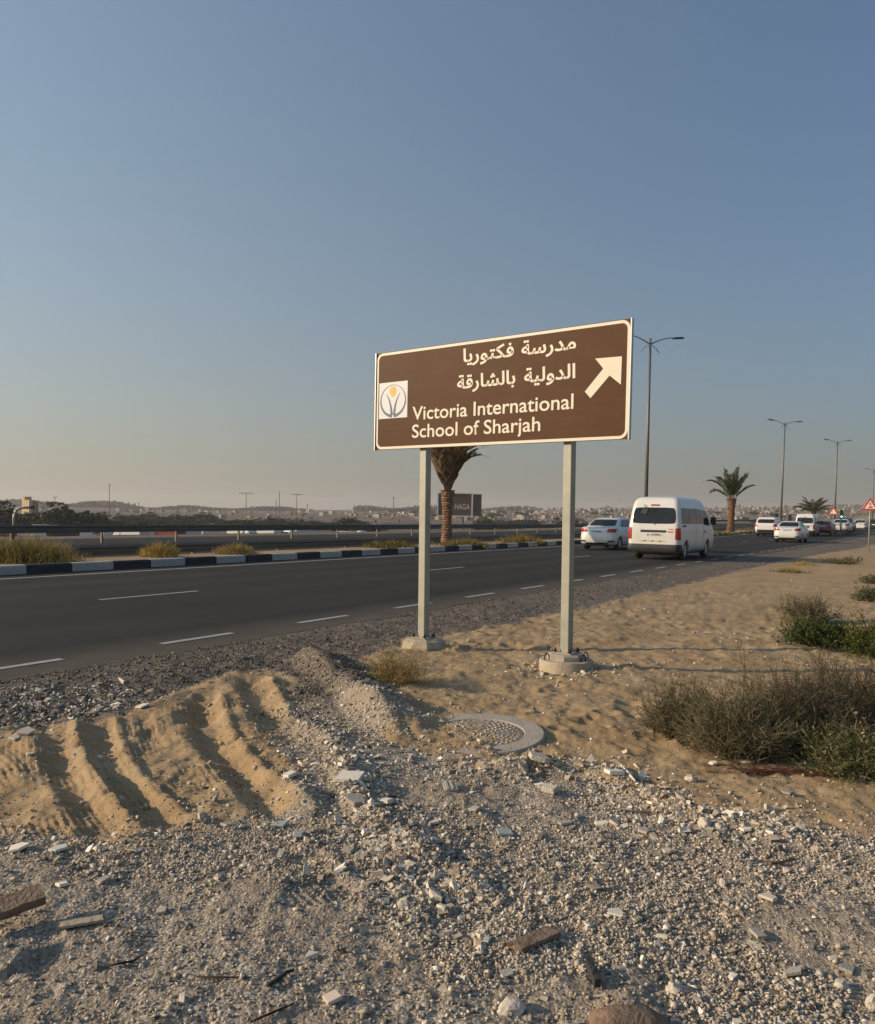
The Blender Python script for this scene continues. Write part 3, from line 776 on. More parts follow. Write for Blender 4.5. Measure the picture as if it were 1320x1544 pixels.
# pebbles and crumbs on the sand
x, y = scatter(60000, 3.0, 22, 1.4, 14, 0.8)
gr, sh, far, deb, sandy = zones(x, y)
keep = NR.rand(len(x)) < sandy * 0.22 * sst(-0.1, 0.2, fbm(x, y, 0.9, 3, 70))
x, y = x[keep], y[keep]
sz = np.clip(np.random.RandomState(10).lognormal(math.log(0.014), 0.5, len(x)), 0.007, 0.06) * (1 + 0.04 * (y - 5))
stones('sand_pebbles', x, y, sz, [12, 26, 10, 10, 6, 30, 4, 4], base='oct', seed=6, label='small stones sprinkled over the orange sand')

# ------------------------------------------------------------------ broken tiles, rocks, planks: one object each
def px_m(p): return p.y / FPX
def slab(name, px, py, w, h, mat, label, cat, thick=0.012, tilt=None, seed=0, sides=5, yaw=None, lift=0.0, groove=False, parent=None, group=None):
    R = random.Random(seed * 31 + int(px))
    g = ground_at(px, py); k = px_m(g)
    W_, D_ = w * k, h * k / max(0.25, (CAM_H / math.hypot(g.x, g.y)))          # foreshortening undone
    D_ = min(D_ * 0.75, W_ * 1.5)
    poly = []
    for i in range(sides):
        a = 2 * PI * (i + R.uniform(-0.22, 0.22)) / sides + R.uniform(0, 0.3)
        q = R.uniform(0.82, 1.12)
        poly.append((math.cos(a) * W_ / 2 * q, math.sin(a) * D_ / 2 * q))
    if sides == 4 and yaw is not None:
        poly = [(-W_ / 2, -D_ / 2), (W_ / 2, -D_ / 2 * 0.94), (W_ / 2 * 0.97, D_ / 2), (-W_ / 2 * 0.96, D_ / 2 * 0.97)]
    mb = MB(); mb.prism(poly, -thick / 2, thick / 2)
    if groove:
        for q in (-0.25, 0.12):
            mb.box((W_ * q, 0, thick / 2 + 0.002), (W_ * 0.2, D_ * 0.9, 0.008))
    o = mb.build(name, mat)
    bevel(o, 0.0015, 1)
    tx, ty = tilt if tilt else (R.uniform(-0.2, 0.2), R.uniform(-0.25, 0.2))
    o.rotation_euler = (tx, ty, yaw if yaw is not None else R.uniform(-0.3, 0.3))
    o.location = (g.x, g.y, g.z + thick * 0.5 + 0.002 + lift + abs(math.sin(tx)) * D_ * 0.22 + abs(math.sin(ty)) * W_ * 0.22)
    tag(o, label, cat, group)
    return o
def rock(name, px, py, w, h, mat, label, cat='rock', seed=0, sub=3, jag=0.22):
    g = ground_at(px, py); k = px_m(g)
    bm = bmesh.new(); bmesh.ops.create_icosphere(bm, subdivisions=sub, radius=1)
    W_, H_ = w * k / 2, h * k / 2
    R = random.Random(seed); planes = [(Vector((R.gauss(0, 1), R.gauss(0, 1), R.gauss(0, 1))).normalized(), R.uniform(0.62, 0.9)) for _ in range(14)]
    from mathutils import noise as mn
    for v in bm.verts:
        for nrm, dd in planes:
            q = v.co.dot(nrm)
            if q > dd: v.co -= nrm * (q - dd)
        v.co *= 1 + jag * mn.noise(v.co * 2.1 + Vector((seed, 0, 0))) + 0.06 * mn.noise(v.co * 7)
        v.co.x *= W_; v.co.y *= W_ * 0.8; v.co.z *= H_ * 0.95
    me = bpy.data.meshes.new(name); bm.to_mesh(me); bm.free()
    me.polygons.foreach_set('use_smooth', [True] * len(me.polygons)); me.set_sharp_from_angle(angle=math.radians(28))
    o = obj(name, me, mat); o.location = (g.x, g.y, g.z + H_ * 0.35)
    o.rotation_euler = (0, 0, R.uniform(0, 6))
    return tag(o, label, cat)

tw, tg_, tb, tp = M['tile'], M['tile_grey'], M['tile_blue'], M['tile_pink']
SL = [
 ('broken_tile', 27, 1282, 36, 17, tw, 'white tile shard with a dark hole at the left edge below the ruts', dict(sides=5)),
 ('broken_tile', 90, 1282, 26, 17, tw, 'white tile shard just right of the one with a hole, below the ruts', dict(sides=5)),
 ('broken_tile', 94, 1337, 21, 12, tw, 'small white tile shard alone on grey gravel under the two larger ones', dict(sides=4)),
 ('broken_tile', 156, 1330, 13, 24, tg_, 'grey oblong tile strip standing slanted right of a small white shard', dict(sides=4, yaw=-0.5)),
 ('broken_tile', 470, 1446, 29, 15, tw, 'pale triangular tile shard above the square beige tile', dict(sides=3)),
 ('broken_tile', 501, 1510, 24, 24, M['tile_pink'], 'square beige tile lying at the bottom left of centre', dict(sides=4, yaw=0.5)),
 ('broken_tile', 244, 1377, 15, 9, tg_, 'tiny grey tile square alone in the brown dirt right of the slab', dict(sides=4, yaw=0.1)),
 ('broken_tile', 667, 1371, 17, 11, tw, 'small bright white shard beside a round pale rock', dict(sides=4)),
 ('broken_tile', 676, 1411, 18, 12, tp, 'dull triangular chip below the bright white shard', dict(sides=3)),
 ('broken_tile', 929, 1380, 28, 23, tw, 'large five cornered cream tile piece lying right of the wooden offcut', dict(sides=5)),
 ('broken_tile', 1000, 1416, 21, 9, tw, 'thin white tile splinter below and right of the cream tile piece', dict(sides=4)),
 ('broken_tile', 1158, 1356, 26, 16, tp, 'pinkish grey tile piece in the gravel at the right', dict(sides=4)),
 ('broken_tile', 1196, 1470, 34, 14, tg_, 'flat grey tile slab at lower right above two white stones', dict(sides=5)),
 ('broken_tile', 1278, 1465, 30, 15, tg_, 'dark grey tile slab lying behind the white stone at lower right', dict(sides=4)),
 ('broken_tile', 1143, 1411, 17, 17, tg_, 'grey square of tile half sunk below the pinkish tile', dict(sides=4, yaw=0.2)),
 ('broken_tile', 761, 1258, 23, 18, tb, 'blue grey square tile alone in the middle of the gravel', dict(sides=4, yaw=0.05)),
 ('ridged_tile', 679, 1191, 20, 24, tg_, 'grooved grey block standing on the gravel berm', dict(sides=4, yaw=0.15, thick=0.02, groove=True)),
 ('tile_slab', 528, 1175, 38, 16, tw, 'long white tile slab on the crest of the berm', dict(sides=4, yaw=-0.2, thick=0.02)),
 ('tile_slab', 537, 1211, 36, 15, tg_, 'grey tile slab lying below the long white one on the berm', dict(sides=5, thick=0.02)),
 ('broken_tile', 582, 1212, 22, 12, tw, 'small white chunk right of the grey slab on the berm', dict(sides=5, thick=0.02)),
 ('broken_tile', 437, 1172, 24, 15, tw, 'white shard on the left slope of the berm', dict(sides=5, thick=0.018)),
 ('concrete_slab', 812, 1153, 38, 20, M['rockpale'], 'beige concrete slab tilted up just below the manhole', dict(sides=5, thick=0.03, lift=0.015)),
 ('concrete_slab', 830, 1195, 28, 12, M['rockpale'], 'small brick like chunk under the beige concrete slab', dict(sides=4, thick=0.03)),
 ('broken_tile', 891, 1152, 14, 14, M['yellow'] if 0 else tw, 'pale upright sliver left of the white bar in the rubble', dict(sides=4, tilt=(0.9, 0.2))),
 ('concrete_bar', 926, 1168, 24, 10, tw, 'short white bar of concrete lying in the rubble by the bush', dict(sides=4, yaw=0.2, thick=0.022)),
 ('broken_tile', 985, 1214, 19, 13, tw, 'white square chip alone on sand right of the rubble ridge', dict(sides=4, yaw=0.2)),
 ('broken_tile', 970, 1255, 23, 11, tp, 'pinkish white chip below the white square chip', dict(sides=5)),
 ('broken_tile', 1007, 1286, 18, 11, tp, 'pale pink chip next to reddish leaves in the gravel', dict(sides=5)),
 ('broken_tile', 1124, 1254, 25, 11, tw, 'flat cream shard right of the two round rocks', dict(sides=5)),
 ('broken_tile', 1162, 1258, 15, 8, tw, 'bright sliver right of the flat cream shard', dict(sides=4)),
 ('broken_tile', 463, 1318, 12, 26, tg_, 'narrow grey slab standing upright left of the trough', dict(sides=4, yaw=0.2, tilt=(0.5, 0.2))),
 ('broken_tile', 22, 1115, 18, 10, tw, 'white chip at the left edge above the tyre ruts', dict(sides=5)),
 ('broken_tile', 40, 1105, 24, 12, tp, 'biggest pinkish chip in the rubble at the left', dict(sides=5)),
 ('broken_tile', 215, 1067, 26, 8, tw, 'long white sliver at the right end of the rubble patch', dict(sides=4)),
 ('broken_tile', 1188, 1197, 22, 8, tg_, 'flat grey chip on open sand under the big bush', dict(sides=5)),
 ('broken_tile', 1127, 1151, 26, 9, tp, 'pale flattened scrap on sand right below the bush', dict(sides=6)),
 ('broken_tile', 1075, 1153, 14, 8, tw, 'small white stone left of the pale scrap below the bush', dict(sides=5)),
 ('broken_tile', 345, 1247, 26, 7, tg_, 'thin grey shard at the lower end of the ruts', dict(sides=4)),
 ('broken_tile', 422, 1247, 30, 9, tb, 'bluish flat shard right of the ruts lower end', dict(sides=4)),
 ('broken_tile', 452, 1262, 22, 12, tb, 'bluish chunk beside the flat bluish shard', dict(sides=5, thick=0.02)),
 ('broken_tile', 655, 1243, 22, 9, tp, 'dull chip halfway between berm and blue grey tile', dict(sides=5)),
 ('broken_tile', 715, 1223, 24, 9, tg_, 'slanting grey chip above the blue grey tile', dict(sides=4)),
 ('broken_tile', 853, 1243, 26, 8, tg_, 'greenish grey flat chip right of the blue grey tile', dict(sides=5)),
 ('broken_tile', 908, 1244, 24, 8, tw, 'long pale chip in a row right of the greenish chip', dict(sides=5)),
 ('broken_tile', 735, 1421, 13, 14, tb, 'little bluish shard left of the wooden offcut', dict(sides=4)),
]
for i, (nm, px, py, w, h, m, lab, kw_) in enumerate(SL):
    slab(nm, px, py, w, h, m, lab, 'tile' if 'tile' in nm else 'concrete', seed=i + 1, **kw_)
# the hole in the first shard
g = ground_at(33, 1280)
RK = [
 ('rock', 1062, 1239, 26, 24, 'round pale rock, larger of the two at the edge of sand and gravel'),
 ('rock', 1087, 1246, 20, 17, 'smaller round rock touching the right of a larger pale one'),
 ('rock', 1091, 1329, 17, 26, 'upright pale rock in the gravel below the two round rocks'),
 ('rock', 1018, 1487, 32, 24, 'rough grey rock above the brown log at the bottom'),
 ('rock', 772, 1516, 52, 30, 'largest rough pink grey rock at the bottom centre'),
 ('rock', 608, 1361, 19, 26, 'crumbly pale rock left of the bright white shard'),
 ('rock', 1268, 1482, 24, 22, 'whitish blocky stone at the lower right'),
 ('rock', 1314, 1510, 26, 34, 'cream rock cut by the right edge near the bottom'),
 ('rock', 577, 1452, 14, 9, 'little pinkish stone in the gravel left of centre'),
 ('rock', 597, 1307, 10, 12, 'round white pebble stone beside the trough'),
 ('rock', 871, 1229, 14, 10, 'bright white lump above a pale chip in the gravel'),
 ('rock', 700, 1150, 10, 8, 'small stone where the berm meets the sand'),
 ('rock', 707, 1120, 12, 8, 'left stone lying on the manhole lid'),
 ('rock', 738, 1126, 14, 7, 'right stone lying at the front rim of the manhole'),
 ('rock', 1063, 1124, 12, 7, 'pale yellow stone in front of the left bush'),
 ('rock', 955, 1325, 12, 8, 'light brown lump near reddish scraps in the gravel'),
 ('rock', 1300, 1172, 16, 12, 'white stone in the pale pile under the right bush'),
 ('rock', 1040, 1172, 22, 14, 'grey lump of rubble on sand casting a small shadow'),
 ('rock', 845, 1303, 16, 12, 'pale stone in the gravel right of the blue grey tile'),
 ('rock', 1214, 1310, 16, 10, 'flat light stone above the pinkish tile'),
]
for i, (nm, px, py, w, h, lab) in enumerate(RK):
    rock(nm, px, py + h * 0.3, w, h, M['rockpale'], lab, seed=i + 3, sub=3 if w > 18 else 2)

def plank(name, a, b, width, thick, label, z=0.0, roll=0.0, mat=None):
    A_, B_ = ground_at(*a), ground_at(*b)
    d = B_ - A_; L = d.length; rz = math.atan2(d.y, d.x)
    mb = MB(); n = 10; R = random.Random(3)
    vs = []; fs = []
    for i in range(n + 1):
        x_ = L * (i / n - 0.5)
        w0 = width / 2 * R.uniform(0.92, 1.05)
        for (yy, zz) in ((-w0, -thick / 2), (w0, -thick / 2), (w0, thick / 2 * R.uniform(0.8, 1.1)), (0, thick / 2 * R.uniform(0.9, 1.15)), (-w0, thick / 2 * R.uniform(0.8, 1.1))):
            vs.append((x_ + (R.uniform(-0.015, 0.015) if i in (0, n) else 0), yy, zz))
    for i in range(n):
        for k in range(5): fs.append((i * 5 + k, i * 5 + (k + 1) % 5, (i + 1) * 5 + (k + 1) % 5, (i + 1) * 5 + k))
    fs.append((4, 3, 2, 1, 0)); fs.append(tuple(n * 5 + k for k in range(5)))
    mb.add(vs, fs); o = mb.build(name, mat or M['wood'])
    mid = (A_ + B_) / 2
    o.location = (mid.x, mid.y, max(A_.z, B_.z) + thick / 2 + 0.008 + z); o.rotation_euler = (roll, -math.atan2(d.z, L), rz)
    return tag(o, label, 'wood')
plank('timber_plank', (-80, 1432), (58, 1380), 0.085, 0.035, 'weathered brown timber plank reaching in from the left edge', z=0.035, roll=0.25)
plank('timber_offcut', (778, 1436), (832, 1412), 0.062, 0.016, 'short dark brown wooden offcut in the lower middle gravel')
plank('concrete_sliver', (92, 1402), (150, 1392), 0.045, 0.009, 'grey green slab lying right of the timber plank', mat=M['concrete'], z=0.004)
tag(bpy.data.objects['concrete_sliver'], cat='concrete')
plank('rubber_scrap', (888, 1462), (900, 1492), 0.022, 0.03, 'dark rubber scrap standing in the gravel near the bottom', mat=M['rubber'])
tag(bpy.data.objects['rubber_scrap'], cat='rubber')
def stick(name, pts, rad, label, mat, cat='stick'):
    P = []
    for px, py in pts:
        g = ground_at(px, py); P.append(g + Vector((0, 0, rad + 0.006)))
    P = [Vector(p) for p in P]
    mb = MB(); mb.tube(P, [rad * 0.8] + [rad] * (len(P) - 2) + [rad * 0.5], 6)
    o = mb.build(name, mat, smooth=True); return tag(o, label, cat)
stick('twig', [(160, 1462), (180, 1457), (200, 1454), (216, 1444)], 0.004, 'thin brown twig with a bent right end at lower left', M['rebar'], 'twig')
stick('rusty_rod', [(296, 1477), (330, 1478), (380, 1478)], 0.0035, 'straight rusty rod lying level in the gravel at lower left', M['rebar'], 'rod')
stick('twig', [(403, 1492), (420, 1482), (432, 1472), (444, 1468)], 0.007, 'dark forked twig right of the rusty rod', M['rubber'], 'twig')
stick('rusty_rod', [(378, 1546), (410, 1532), (444, 1518)], 0.004, 'slanting rusty rod at the bottom edge', M['rebar'], 'rod')
stick('twig', [(930, 1222), (960, 1226), (1000, 1228)], 0.004, 'reddish brown twig on the gravel above the pink chips', M['wood'], 'twig')
stick('twig', [(1150, 1300), (1175, 1304), (1200, 1300)], 0.006, 'dark brown scrap of bark in the right hand gravel', M['wood'], 'twig')
stick('white_pipe', [(937, 1158), (946, 1168), (958, 1182)], 0.010, 'bent white plastic strip leaning over the rubble', tw, 'pipe')
lg = stick('log', [(893, 1548), (930, 1544), (975, 1544), (1008, 1552)], 0.05, 'thick brown log cut off by the bottom edge', M['wood'], 'log')
lg.location.z -= 0.055

# ------------------------------------------------------------------ manhole
gm = at(722, 1106, 0)
mz = tz(gm.x, gm.y)
mh = empty('manhole', (gm.x, gm.y + 0.03, float(np.percentile(terrain(gm.x + 0.45 * np.cos(np.arange(24) / 3.8), gm.y + 0.45 * np.sin(np.arange(24) / 3.8)), 35)) - 0.016), 0.1)
tag(mh, 'round concrete manhole with a knobbly lid half buried in sand', 'manhole')
mh.rotation_euler = (0.05, -0.035, 0.0)
mb = MB(); RO, RI = 0.46, 0.315
mb.lathe([(RO, -0.12), (RO, 0.020), (RO - 0.012, 0.030), (RI + 0.006, 0.030), (RI, 0.024), (RI, -0.1)], 64)
mb.build('rim', M['concrete_pale'], mh, angle=35)
mb = MB(); mb.lathe([(RI - 0.006, -0.08), (RI - 0.006, 0.020), (RI - 0.014, 0.023), (0.01, 0.023)], 48)
lid = mb.build('lid', M['concrete_pale'], mh, angle=35)
mb = MB()
for ring in range(2, 9):
    rad = ring * 0.035; cnt = int(2 * PI * rad / 0.048)
    for k in range(cnt):
        a = 2 * PI * (k + 0.5 * (ring % 2)) / cnt
        mb.box((rad * math.cos(a), rad * math.sin(a), 0.026), (0.020 * rng.uniform(.7, 1.2), 0.022 * rng.uniform(.7, 1.2), 0.012), Matrix.Rotation(a, 3, 'Z'), taper=0.75)
kn = mb.build('lid_knobs', M['concrete_pale'], lid); kn['kind'] = 'stuff'
# sand drifted over the lid's left and front
def drift(cx, cy, rx, ry, h, label, seed, rot=0.0, gravel=0.0, name='sand_drift'):
    n = 48; g = np.linspace(-1, 1, n); GX, GY = np.meshgrid(g, g)
    rad = np.hypot(GX, GY); ca, sa = math.cos(rot), math.sin(rot)
    xx = cx + GX * rx * ca - GY * ry * sa; yy = cy + GX * rx * sa + GY * ry * ca
    base = terrain(xx.ravel(), yy.ravel()).reshape(n, n)
    prof = h * np.clip(1 - rad ** 2, 0, 1) ** 1.2 * (1 + 0.6 * fbm(xx, yy, 9, 4, seed)) - 0.012 + 0.012 * fbm(xx, yy, 25, 3, seed + 1) * (rad < 1)
    prof = np.where(rad >= 1, -0.03, prof)
    V_ = np.stack([xx.ravel(), yy.ravel(), (base + prof).ravel()], 1)
    J = np.arange(n * n).reshape(n, n)
    F_ = np.stack([J[:-1, :-1].ravel(), J[:-1, 1:].ravel(), J[1:, 1:].ravel(), J[1:, :-1].ravel()], 1)
    zc = np.zeros((n * n, 4)); zc[:, 0] = gravel; zc[:, 3] = 1
    o = np_mesh(name, V_, F_, M['ground'], True, {'zone': zc})
    return tag(o, label, 'sand', None, 'stuff')
drift(gm.x - 0.36, gm.y - 0.12, 0.38, 0.42, 0.028, 'sand drifted over the left half of the manhole', 81, 0.3)
x, y = NR.normal(gm.x - 0.10, 0.20, 1300), NR.normal(gm.y - 0.10, 0.17, 1300)
kp = np.hypot(x - gm.x, y - gm.y) < 0.34; x, y = x[kp], y[kp]
o = stones('lid_crumbs', x, y, np.random.RandomState(3).uniform(0.006, 0.022, len(x)), [12, 26, 14, 8, 6, 30, 4, 2], base='oct', seed=61, label='crumbs of sand and stone scattered on the manhole lid')
o.location.z = mh.location.z + 0.022 - float(np.median(terrain(x, y)))

# ------------------------------------------------------------------ road sign
TH = -0.673
SP = Vector((-0.733, 9.712, 2.216)); SW, SH = 3.15, 1.10
sgn = empty('road_sign', (SP.x, SP.y, 0.0), TH)
tag(sgn, 'brown school direction sign with white Arabic and English lettering on two posts', 'sign')
B0 = SP.z                    # height of its lower edge;  local x along the sign, local -y towards the viewer
def rrect(w, h, r, n=8, ins=0.0):
    P = []
    for cx, cy, a0 in ((w - r - ins, r + ins, -90), (w - r - ins, h - r - ins, 0), (r + ins, h - r - ins, 90), (r + ins, r + ins, 180)):
        for k in range(n + 1):
            a = math.radians(a0 + 90 * k / n); P.append((cx + r * math.cos(a), cy + r * math.sin(a)))
    return P
MS = Matrix(((1, 0, 0), (0, 0, -1), (0, 1, 0)))       # flat (x, y) to sign plane: x, z; extrusion towards -y
def sbuild(mb_polys, name, mat, parent, h0, h1):
    mb = MB()
    for poly in mb_polys: mb.prism(poly, h0, h1, MS)
    for i, v in enumerate(mb.v): mb.v[i] = (v[0], v[1], v[2] + B0)
    return mb.build(name, mat, parent)
panel = sbuild([[(0, 0), (SW, 0), (SW, SH), (0, SH)]], 'panel', M['sign_brown'], sgn, -0.004, 0.0)
back = MB()
for zc in (0.16, 0.55, 0.94): back.box((SW / 2, 0.022, B0 + zc), (SW - 0.04, 0.030, 0.055))
back.build('backing_rail', M['alu'], sgn)
for ex in (SW + 0.006, -0.006):
    edge = MB(); edge.box((ex, 0.006, B0 + SH / 2), (0.012, 0.040, SH + 0.004)); edge.build('edge_trim', M['alu'], sgn)
# white rounded border as a ring
o_, i_ = rrect(SW, SH, 0.085, 8, 0.006), rrect(SW, SH, 0.058, 8, 0.034)
mb = MB(); n = len(o_)
vs = [MS @ Vector((x_, y_, h)) + Vector((0, 0, B0)) for h in (0.0005, 0.0025) for ring in (o_, i_) for x_, y_ in ring]
fs = []
for k in range(n):
    k2 = (k + 1) % n
    fs += [(2 * n + k, 2 * n + k2, 3 * n + k2, 3 * n + k), (k, 2 * n + k, 2 * n + k2, k2)[::-1], (n + k, n + k2, 3 * n + k2, 3 * n + k)[::-1]]
mb.add(vs, fs); mb.build('border', M['sign_white'], sgn)
ar = [(3.065, 0.763), (2.791, 0.769), (2.878, 0.668), (2.690, 0.468), (2.752, 0.402), (2.945, 0.598), (3.062, 0.505)]
sbuild([ar], 'arrow', M['sign_white'], sgn, 0.0005, 0.0028)
import bpy as _b
fontdir = bpy.utils.system_resource('DATAFILES', path='fonts')
def text_mesh(body, x0, x1, y0, hgt, off=0.012, cap=None, width=False):
    cu = bpy.data.curves.new('t', 'FONT'); cu.body = body; cu.offset = off; cu.size = 1.0; cu.resolution_u = 4
    to = bpy.data.objects.new('t', cu); COL.objects.link(to)
    bpy.context.view_layer.update()
    me = bpy.data.meshes.new_from_object(to)
    bpy.data.objects.remove(to); bpy.data.curves.remove(cu)
    co = np.array([v.co[:] for v in me.vertices])
    mn, mx = co[:, 0].min(), co[:, 0].max()
    if width: bpy.data.meshes.remove(me); return mx - mn
    if cap is None:
        cap = co[:, 1].max()
    sx = (x1 - x0) / (mx - mn); sy = hgt / cap
    co[:, 0] = x0 + (co[:, 0] - mn) * sx; co[:, 1] = y0 + co[:, 1] * sy
    me.vertices.foreach_set('co', co.ravel()); me.update()
    return me
CAPH = 1.0
CAPH = max(v.co.y for v in text_mesh('V', 0, 1, 0, 1, 0.0, 1).vertices)
ALEF = max(v.co.y for v in text_mesh('\uFE8D', 0, 1, 0, 1, 0.0, 1).vertices)
print('caps', CAPH, ALEF)
def sign_text(name, body, x0, x1, y0, hgt, cap, off, mat=None, parent=None, lift=0.003):
    me = text_mesh(body, x0, x1, y0, hgt, off, cap)
    for v in me.vertices:
        p = MS @ Vector((v.co.x, v.co.y, lift)); v.co = p + Vector((0, 0, B0))
    me.name = name; me.materials.clear()
    return obj(name, me, mat or M['sign_white'], parent or sgn)
A1a = ''.join(reversed('\uFEE3\uFEAA\uFEAD\uFEB3\uFE94'))
A1b = ''.join(reversed('\uFED3\uFEDC\uFE98\uFEEE\uFEAD\uFEF3\uFE8E'))
A2a = ''.join(reversed('\uFE8D\uFEDF\uFEAA\uFEED\uFEDF\uFEF4\uFE94'))
A2b = ''.join(reversed('\uFE91\uFE8E\uFEDF\uFEB8\uFE8E\uFEAD\uFED7\uFE94'))
sign_text('arabic_lettering', A1a, 1.965, 2.584, 0.885, 0.135, ALEF, 0.022)
sign_text('arabic_lettering', A1b, 1.239, 1.875, 0.887, 0.135, ALEF, 0.022)
sign_text('arabic_lettering', A2a, 2.005, 2.584, 0.609, 0.135, ALEF, 0.022)
sign_text('arabic_lettering', A2b, 1.165, 1.900, 0.611, 0.135, ALEF, 0.022)
for line, x0_, x1_, y0_, h_ in (('Victoria International', 0.550, 2.571, 0.316, 0.142), ('School of Sharjah', 0.549, 2.206, 0.120, 0.140)):
    def tw_(q): return text_mesh(q, 0, 0, 0, 1, 0.014, 1, width=True)
    full = tw_(line); pre = ''
    for wd_ in line.split(' '):
        pre += wd_; e_ = tw_(pre); b_ = e_ - tw_(wd_); pre += ' '
        sign_text('english_lettering', wd_, x0_ + (x1_ - x0_) * b_ / full, x0_ + (x1_ - x0_) * e_ / full, y0_, h_, CAPH, 0.010)
# emblem
lx0, lx1, ly0, ly1 = 0.046, 0.472, 0.352, 0.758
lp = sbuild([[(lx0, ly0), (lx1, ly0), (lx1, ly1), (lx0, ly1)]], 'emblem_panel', M['emblem_white'], sgn, 0.0005, 0.0022)
def E_(u_, v_): return (lx0 + (lx1 - lx0) * u_, ly0 + (ly1 - ly0) * v_)
def ribbon(cl, wid, name, mat, parent, h0=0.0022, h1=0.0036):
    L_, R2 = [], []
    for i, (a, b) in enumerate(cl):
        p0 = cl[max(i - 1, 0)]; p1 = cl[min(i + 1, len(cl) - 1)]
        dx, dy = p1[0] - p0[0], p1[1] - p0[1]; l_ = math.hypot(dx, dy) or 1
        w_ = wid[i] / 2; L_.append(E_(a - dy / l_ * w_, b + dx / l_ * w_)); R2.append(E_(a + dy / l_ * w_, b - dx / l_ * w_))
    mb = MB(); n = len(cl)
    vs = [MS @ Vector((x_, y_, h1)) + Vector((0, 0, B0)) for x_, y_ in L_ + R2]
    fs = [(i, n + i, n + i + 1, i + 1) for i in range(n - 1)]
    mb.add(vs, fs); return mb.build(name, mat, parent)
for sgx in (-1, 1):
    cl = []; wd = []
    for k in range(33):
        a = math.radians(-94 - 186 * k / 32) if sgx < 0 else math.radians(-86 + 176 * k / 32)
        cl.append((0.5 + 0.435 * math.cos(a), 0.49 + 0.43 * math.sin(a)))
        wd.append(0.012 + 0.075 * (1 - k / 32) ** 1.6)
    ribbon(cl, wd, 'emblem_ring', M['logo_grey'], lp)
    cl = []; wd = []
    for k in range(15):
        q = k / 14; cl.append((0.5 + sgx * (0.045 + 0.02 * q + 0.17 * q ** 2.2), 0.085 + 0.60 * q)); wd.append(0.072 * (1 - q) ** 0.7 + 0.008)
    ribbon(cl, wd, 'emblem_stem', M['logo_grey'], lp)
fl = [(0.49 + 0.115 * math.sin(2 * PI * k / 24) * (1 - 0.25 * math.cos(2 * PI * k / 24)), 0.735 - 0.145 * math.cos(2 * PI * k / 24)) for k in range(24)]
sbuild([[E_(*p) for p in fl][::-1]], 'emblem_flame', M['logo_gold'], lp, 0.0022, 0.0040)
# posts, base plates, concrete footings
for lx, foot_px, gz in ((0.690, (637, 968), 0.115), (2.508, (855, 1000), 0.16)):
    mb = MB(); hp_ = B0 + SH - 0.06 - gz; mb.box((0, 0, hp_ / 2), (0.093, 0.093, hp_))
    po = mb.build('post', M['galv'], sgn, loc=(lx, 0.092, gz)); po.rotation_euler = (0, -0.0095, 0); bevel(po, 0.008, 2)
    mb = MB(); mb.box((lx, 0.092, gz + 0.006), (0.20, 0.20, 0.012)); pl = mb.build('base_plate', M['concrete'], sgn)
    for bx, by in ((-1, -1), (1, -1), (-1, 1), (1, 1)):
        mb = MB(); c = (lx + bx * 0.08, 0.092 + by * 0.08)
        mb.tube([(c[0], c[1], gz), (c[0], c[1], gz + 0.055)], 0.009, 8); mb.lathe([(0.018, gz + 0.015), (0.018, gz + 0.032)], 6, (c[0], c[1], 0))
        mb.build('anchor_bolt', M['rebar'], sgn)
    for zc in (0.2, 0.88):
        mb = MB(); mb.box((lx - 0.0095 * (B0 + zc), 0.095, B0 + zc), (0.125, 0.125, 0.04)); mb.build('clamp', M['alu'], sgn)
def to_w(lx, ly): return Vector((SP.x + lx * math.cos(TH) - ly * math.sin(TH), SP.y + lx * math.sin(TH) + ly * math.cos(TH), 0))
f1 = to_w(0.690, 0.092); f2 = to_w(2.508, 0.092)
def blob_block(name, c, prof, sides, seed, label, mat, jag=0.03):
    R = random.Random(seed); mb = MB(); mb.lathe(prof, sides)
    for i, v in enumerate(mb.v):
        k_ = 1 + R.uniform(-jag, jag); mb.v[i] = (v[0] * k_, v[1] * k_, v[2] + R.uniform(-0.004, 0.004))
    return mb
ft = empty('footing', (f1.x, f1.y, 0)); tag(ft, 'rough concrete block under the left post of the brown sign', 'footing')
blob_block('block', None, [(0.25, -0.15), (0.25, 0.03), (0.225, 0.09), (0.17, 0.113)], 9, 4, '', None, 0.07).build('block', M['concrete'], ft)
ft = empty('footing', (f2.x, f2.y, 0)); tag(ft, 'stepped round concrete footing with rebar hoops under the right post', 'footing')
blob_block('disc', None, [(0.265, -0.1), (0.265, 0.082), (0.255, 0.10), (0.05, 0.102)], 40, 5, '', None, 0.006).build('disc', M['concrete'], ft, angle=40)
mb = blob_block('b', None, [(0.195, 0.095), (0.19, 0.145), (0.165, 0.16)], 8, 6, '', None, 0.02)
up = mb.build('upper_block', M['concrete_pale'], ft); up.rotation_euler = (0, 0, TH + PI / 8)
for k, (ax, ay) in enumerate(((-0.2, -0.06), (0.14, -0.15), (0.20, 0.05), (-0.02, -0.02))):
    mb = MB(); c = Vector((ax, ay, 0.10)); P = []
    for q in range(9):
        a = PI * q / 8; P.append(c + Vector((0.025 * math.cos(a), 0.012 * math.cos(a), 0.065 * math.sin(a))))
    mb.tube(P, 0.006, 6); mb.build('rebar_hoop', M['rebar'], ft, smooth=True)
x = NR.normal(f2.x, 0.33, 260); y = NR.normal(f2.y - 0.05, 0.26, 260)
kp = np.hypot(x - f2.x, y - f2.y) > 0.28; x, y = x[kp], y[kp]
stones('footing_rubble', x, y, np.random.RandomState(4).uniform(0.012, 0.045, len(x)), [20, 26, 10, 16, 4, 10, 6, 8], seed=71, label='small stones lying round the right footing of the sign')
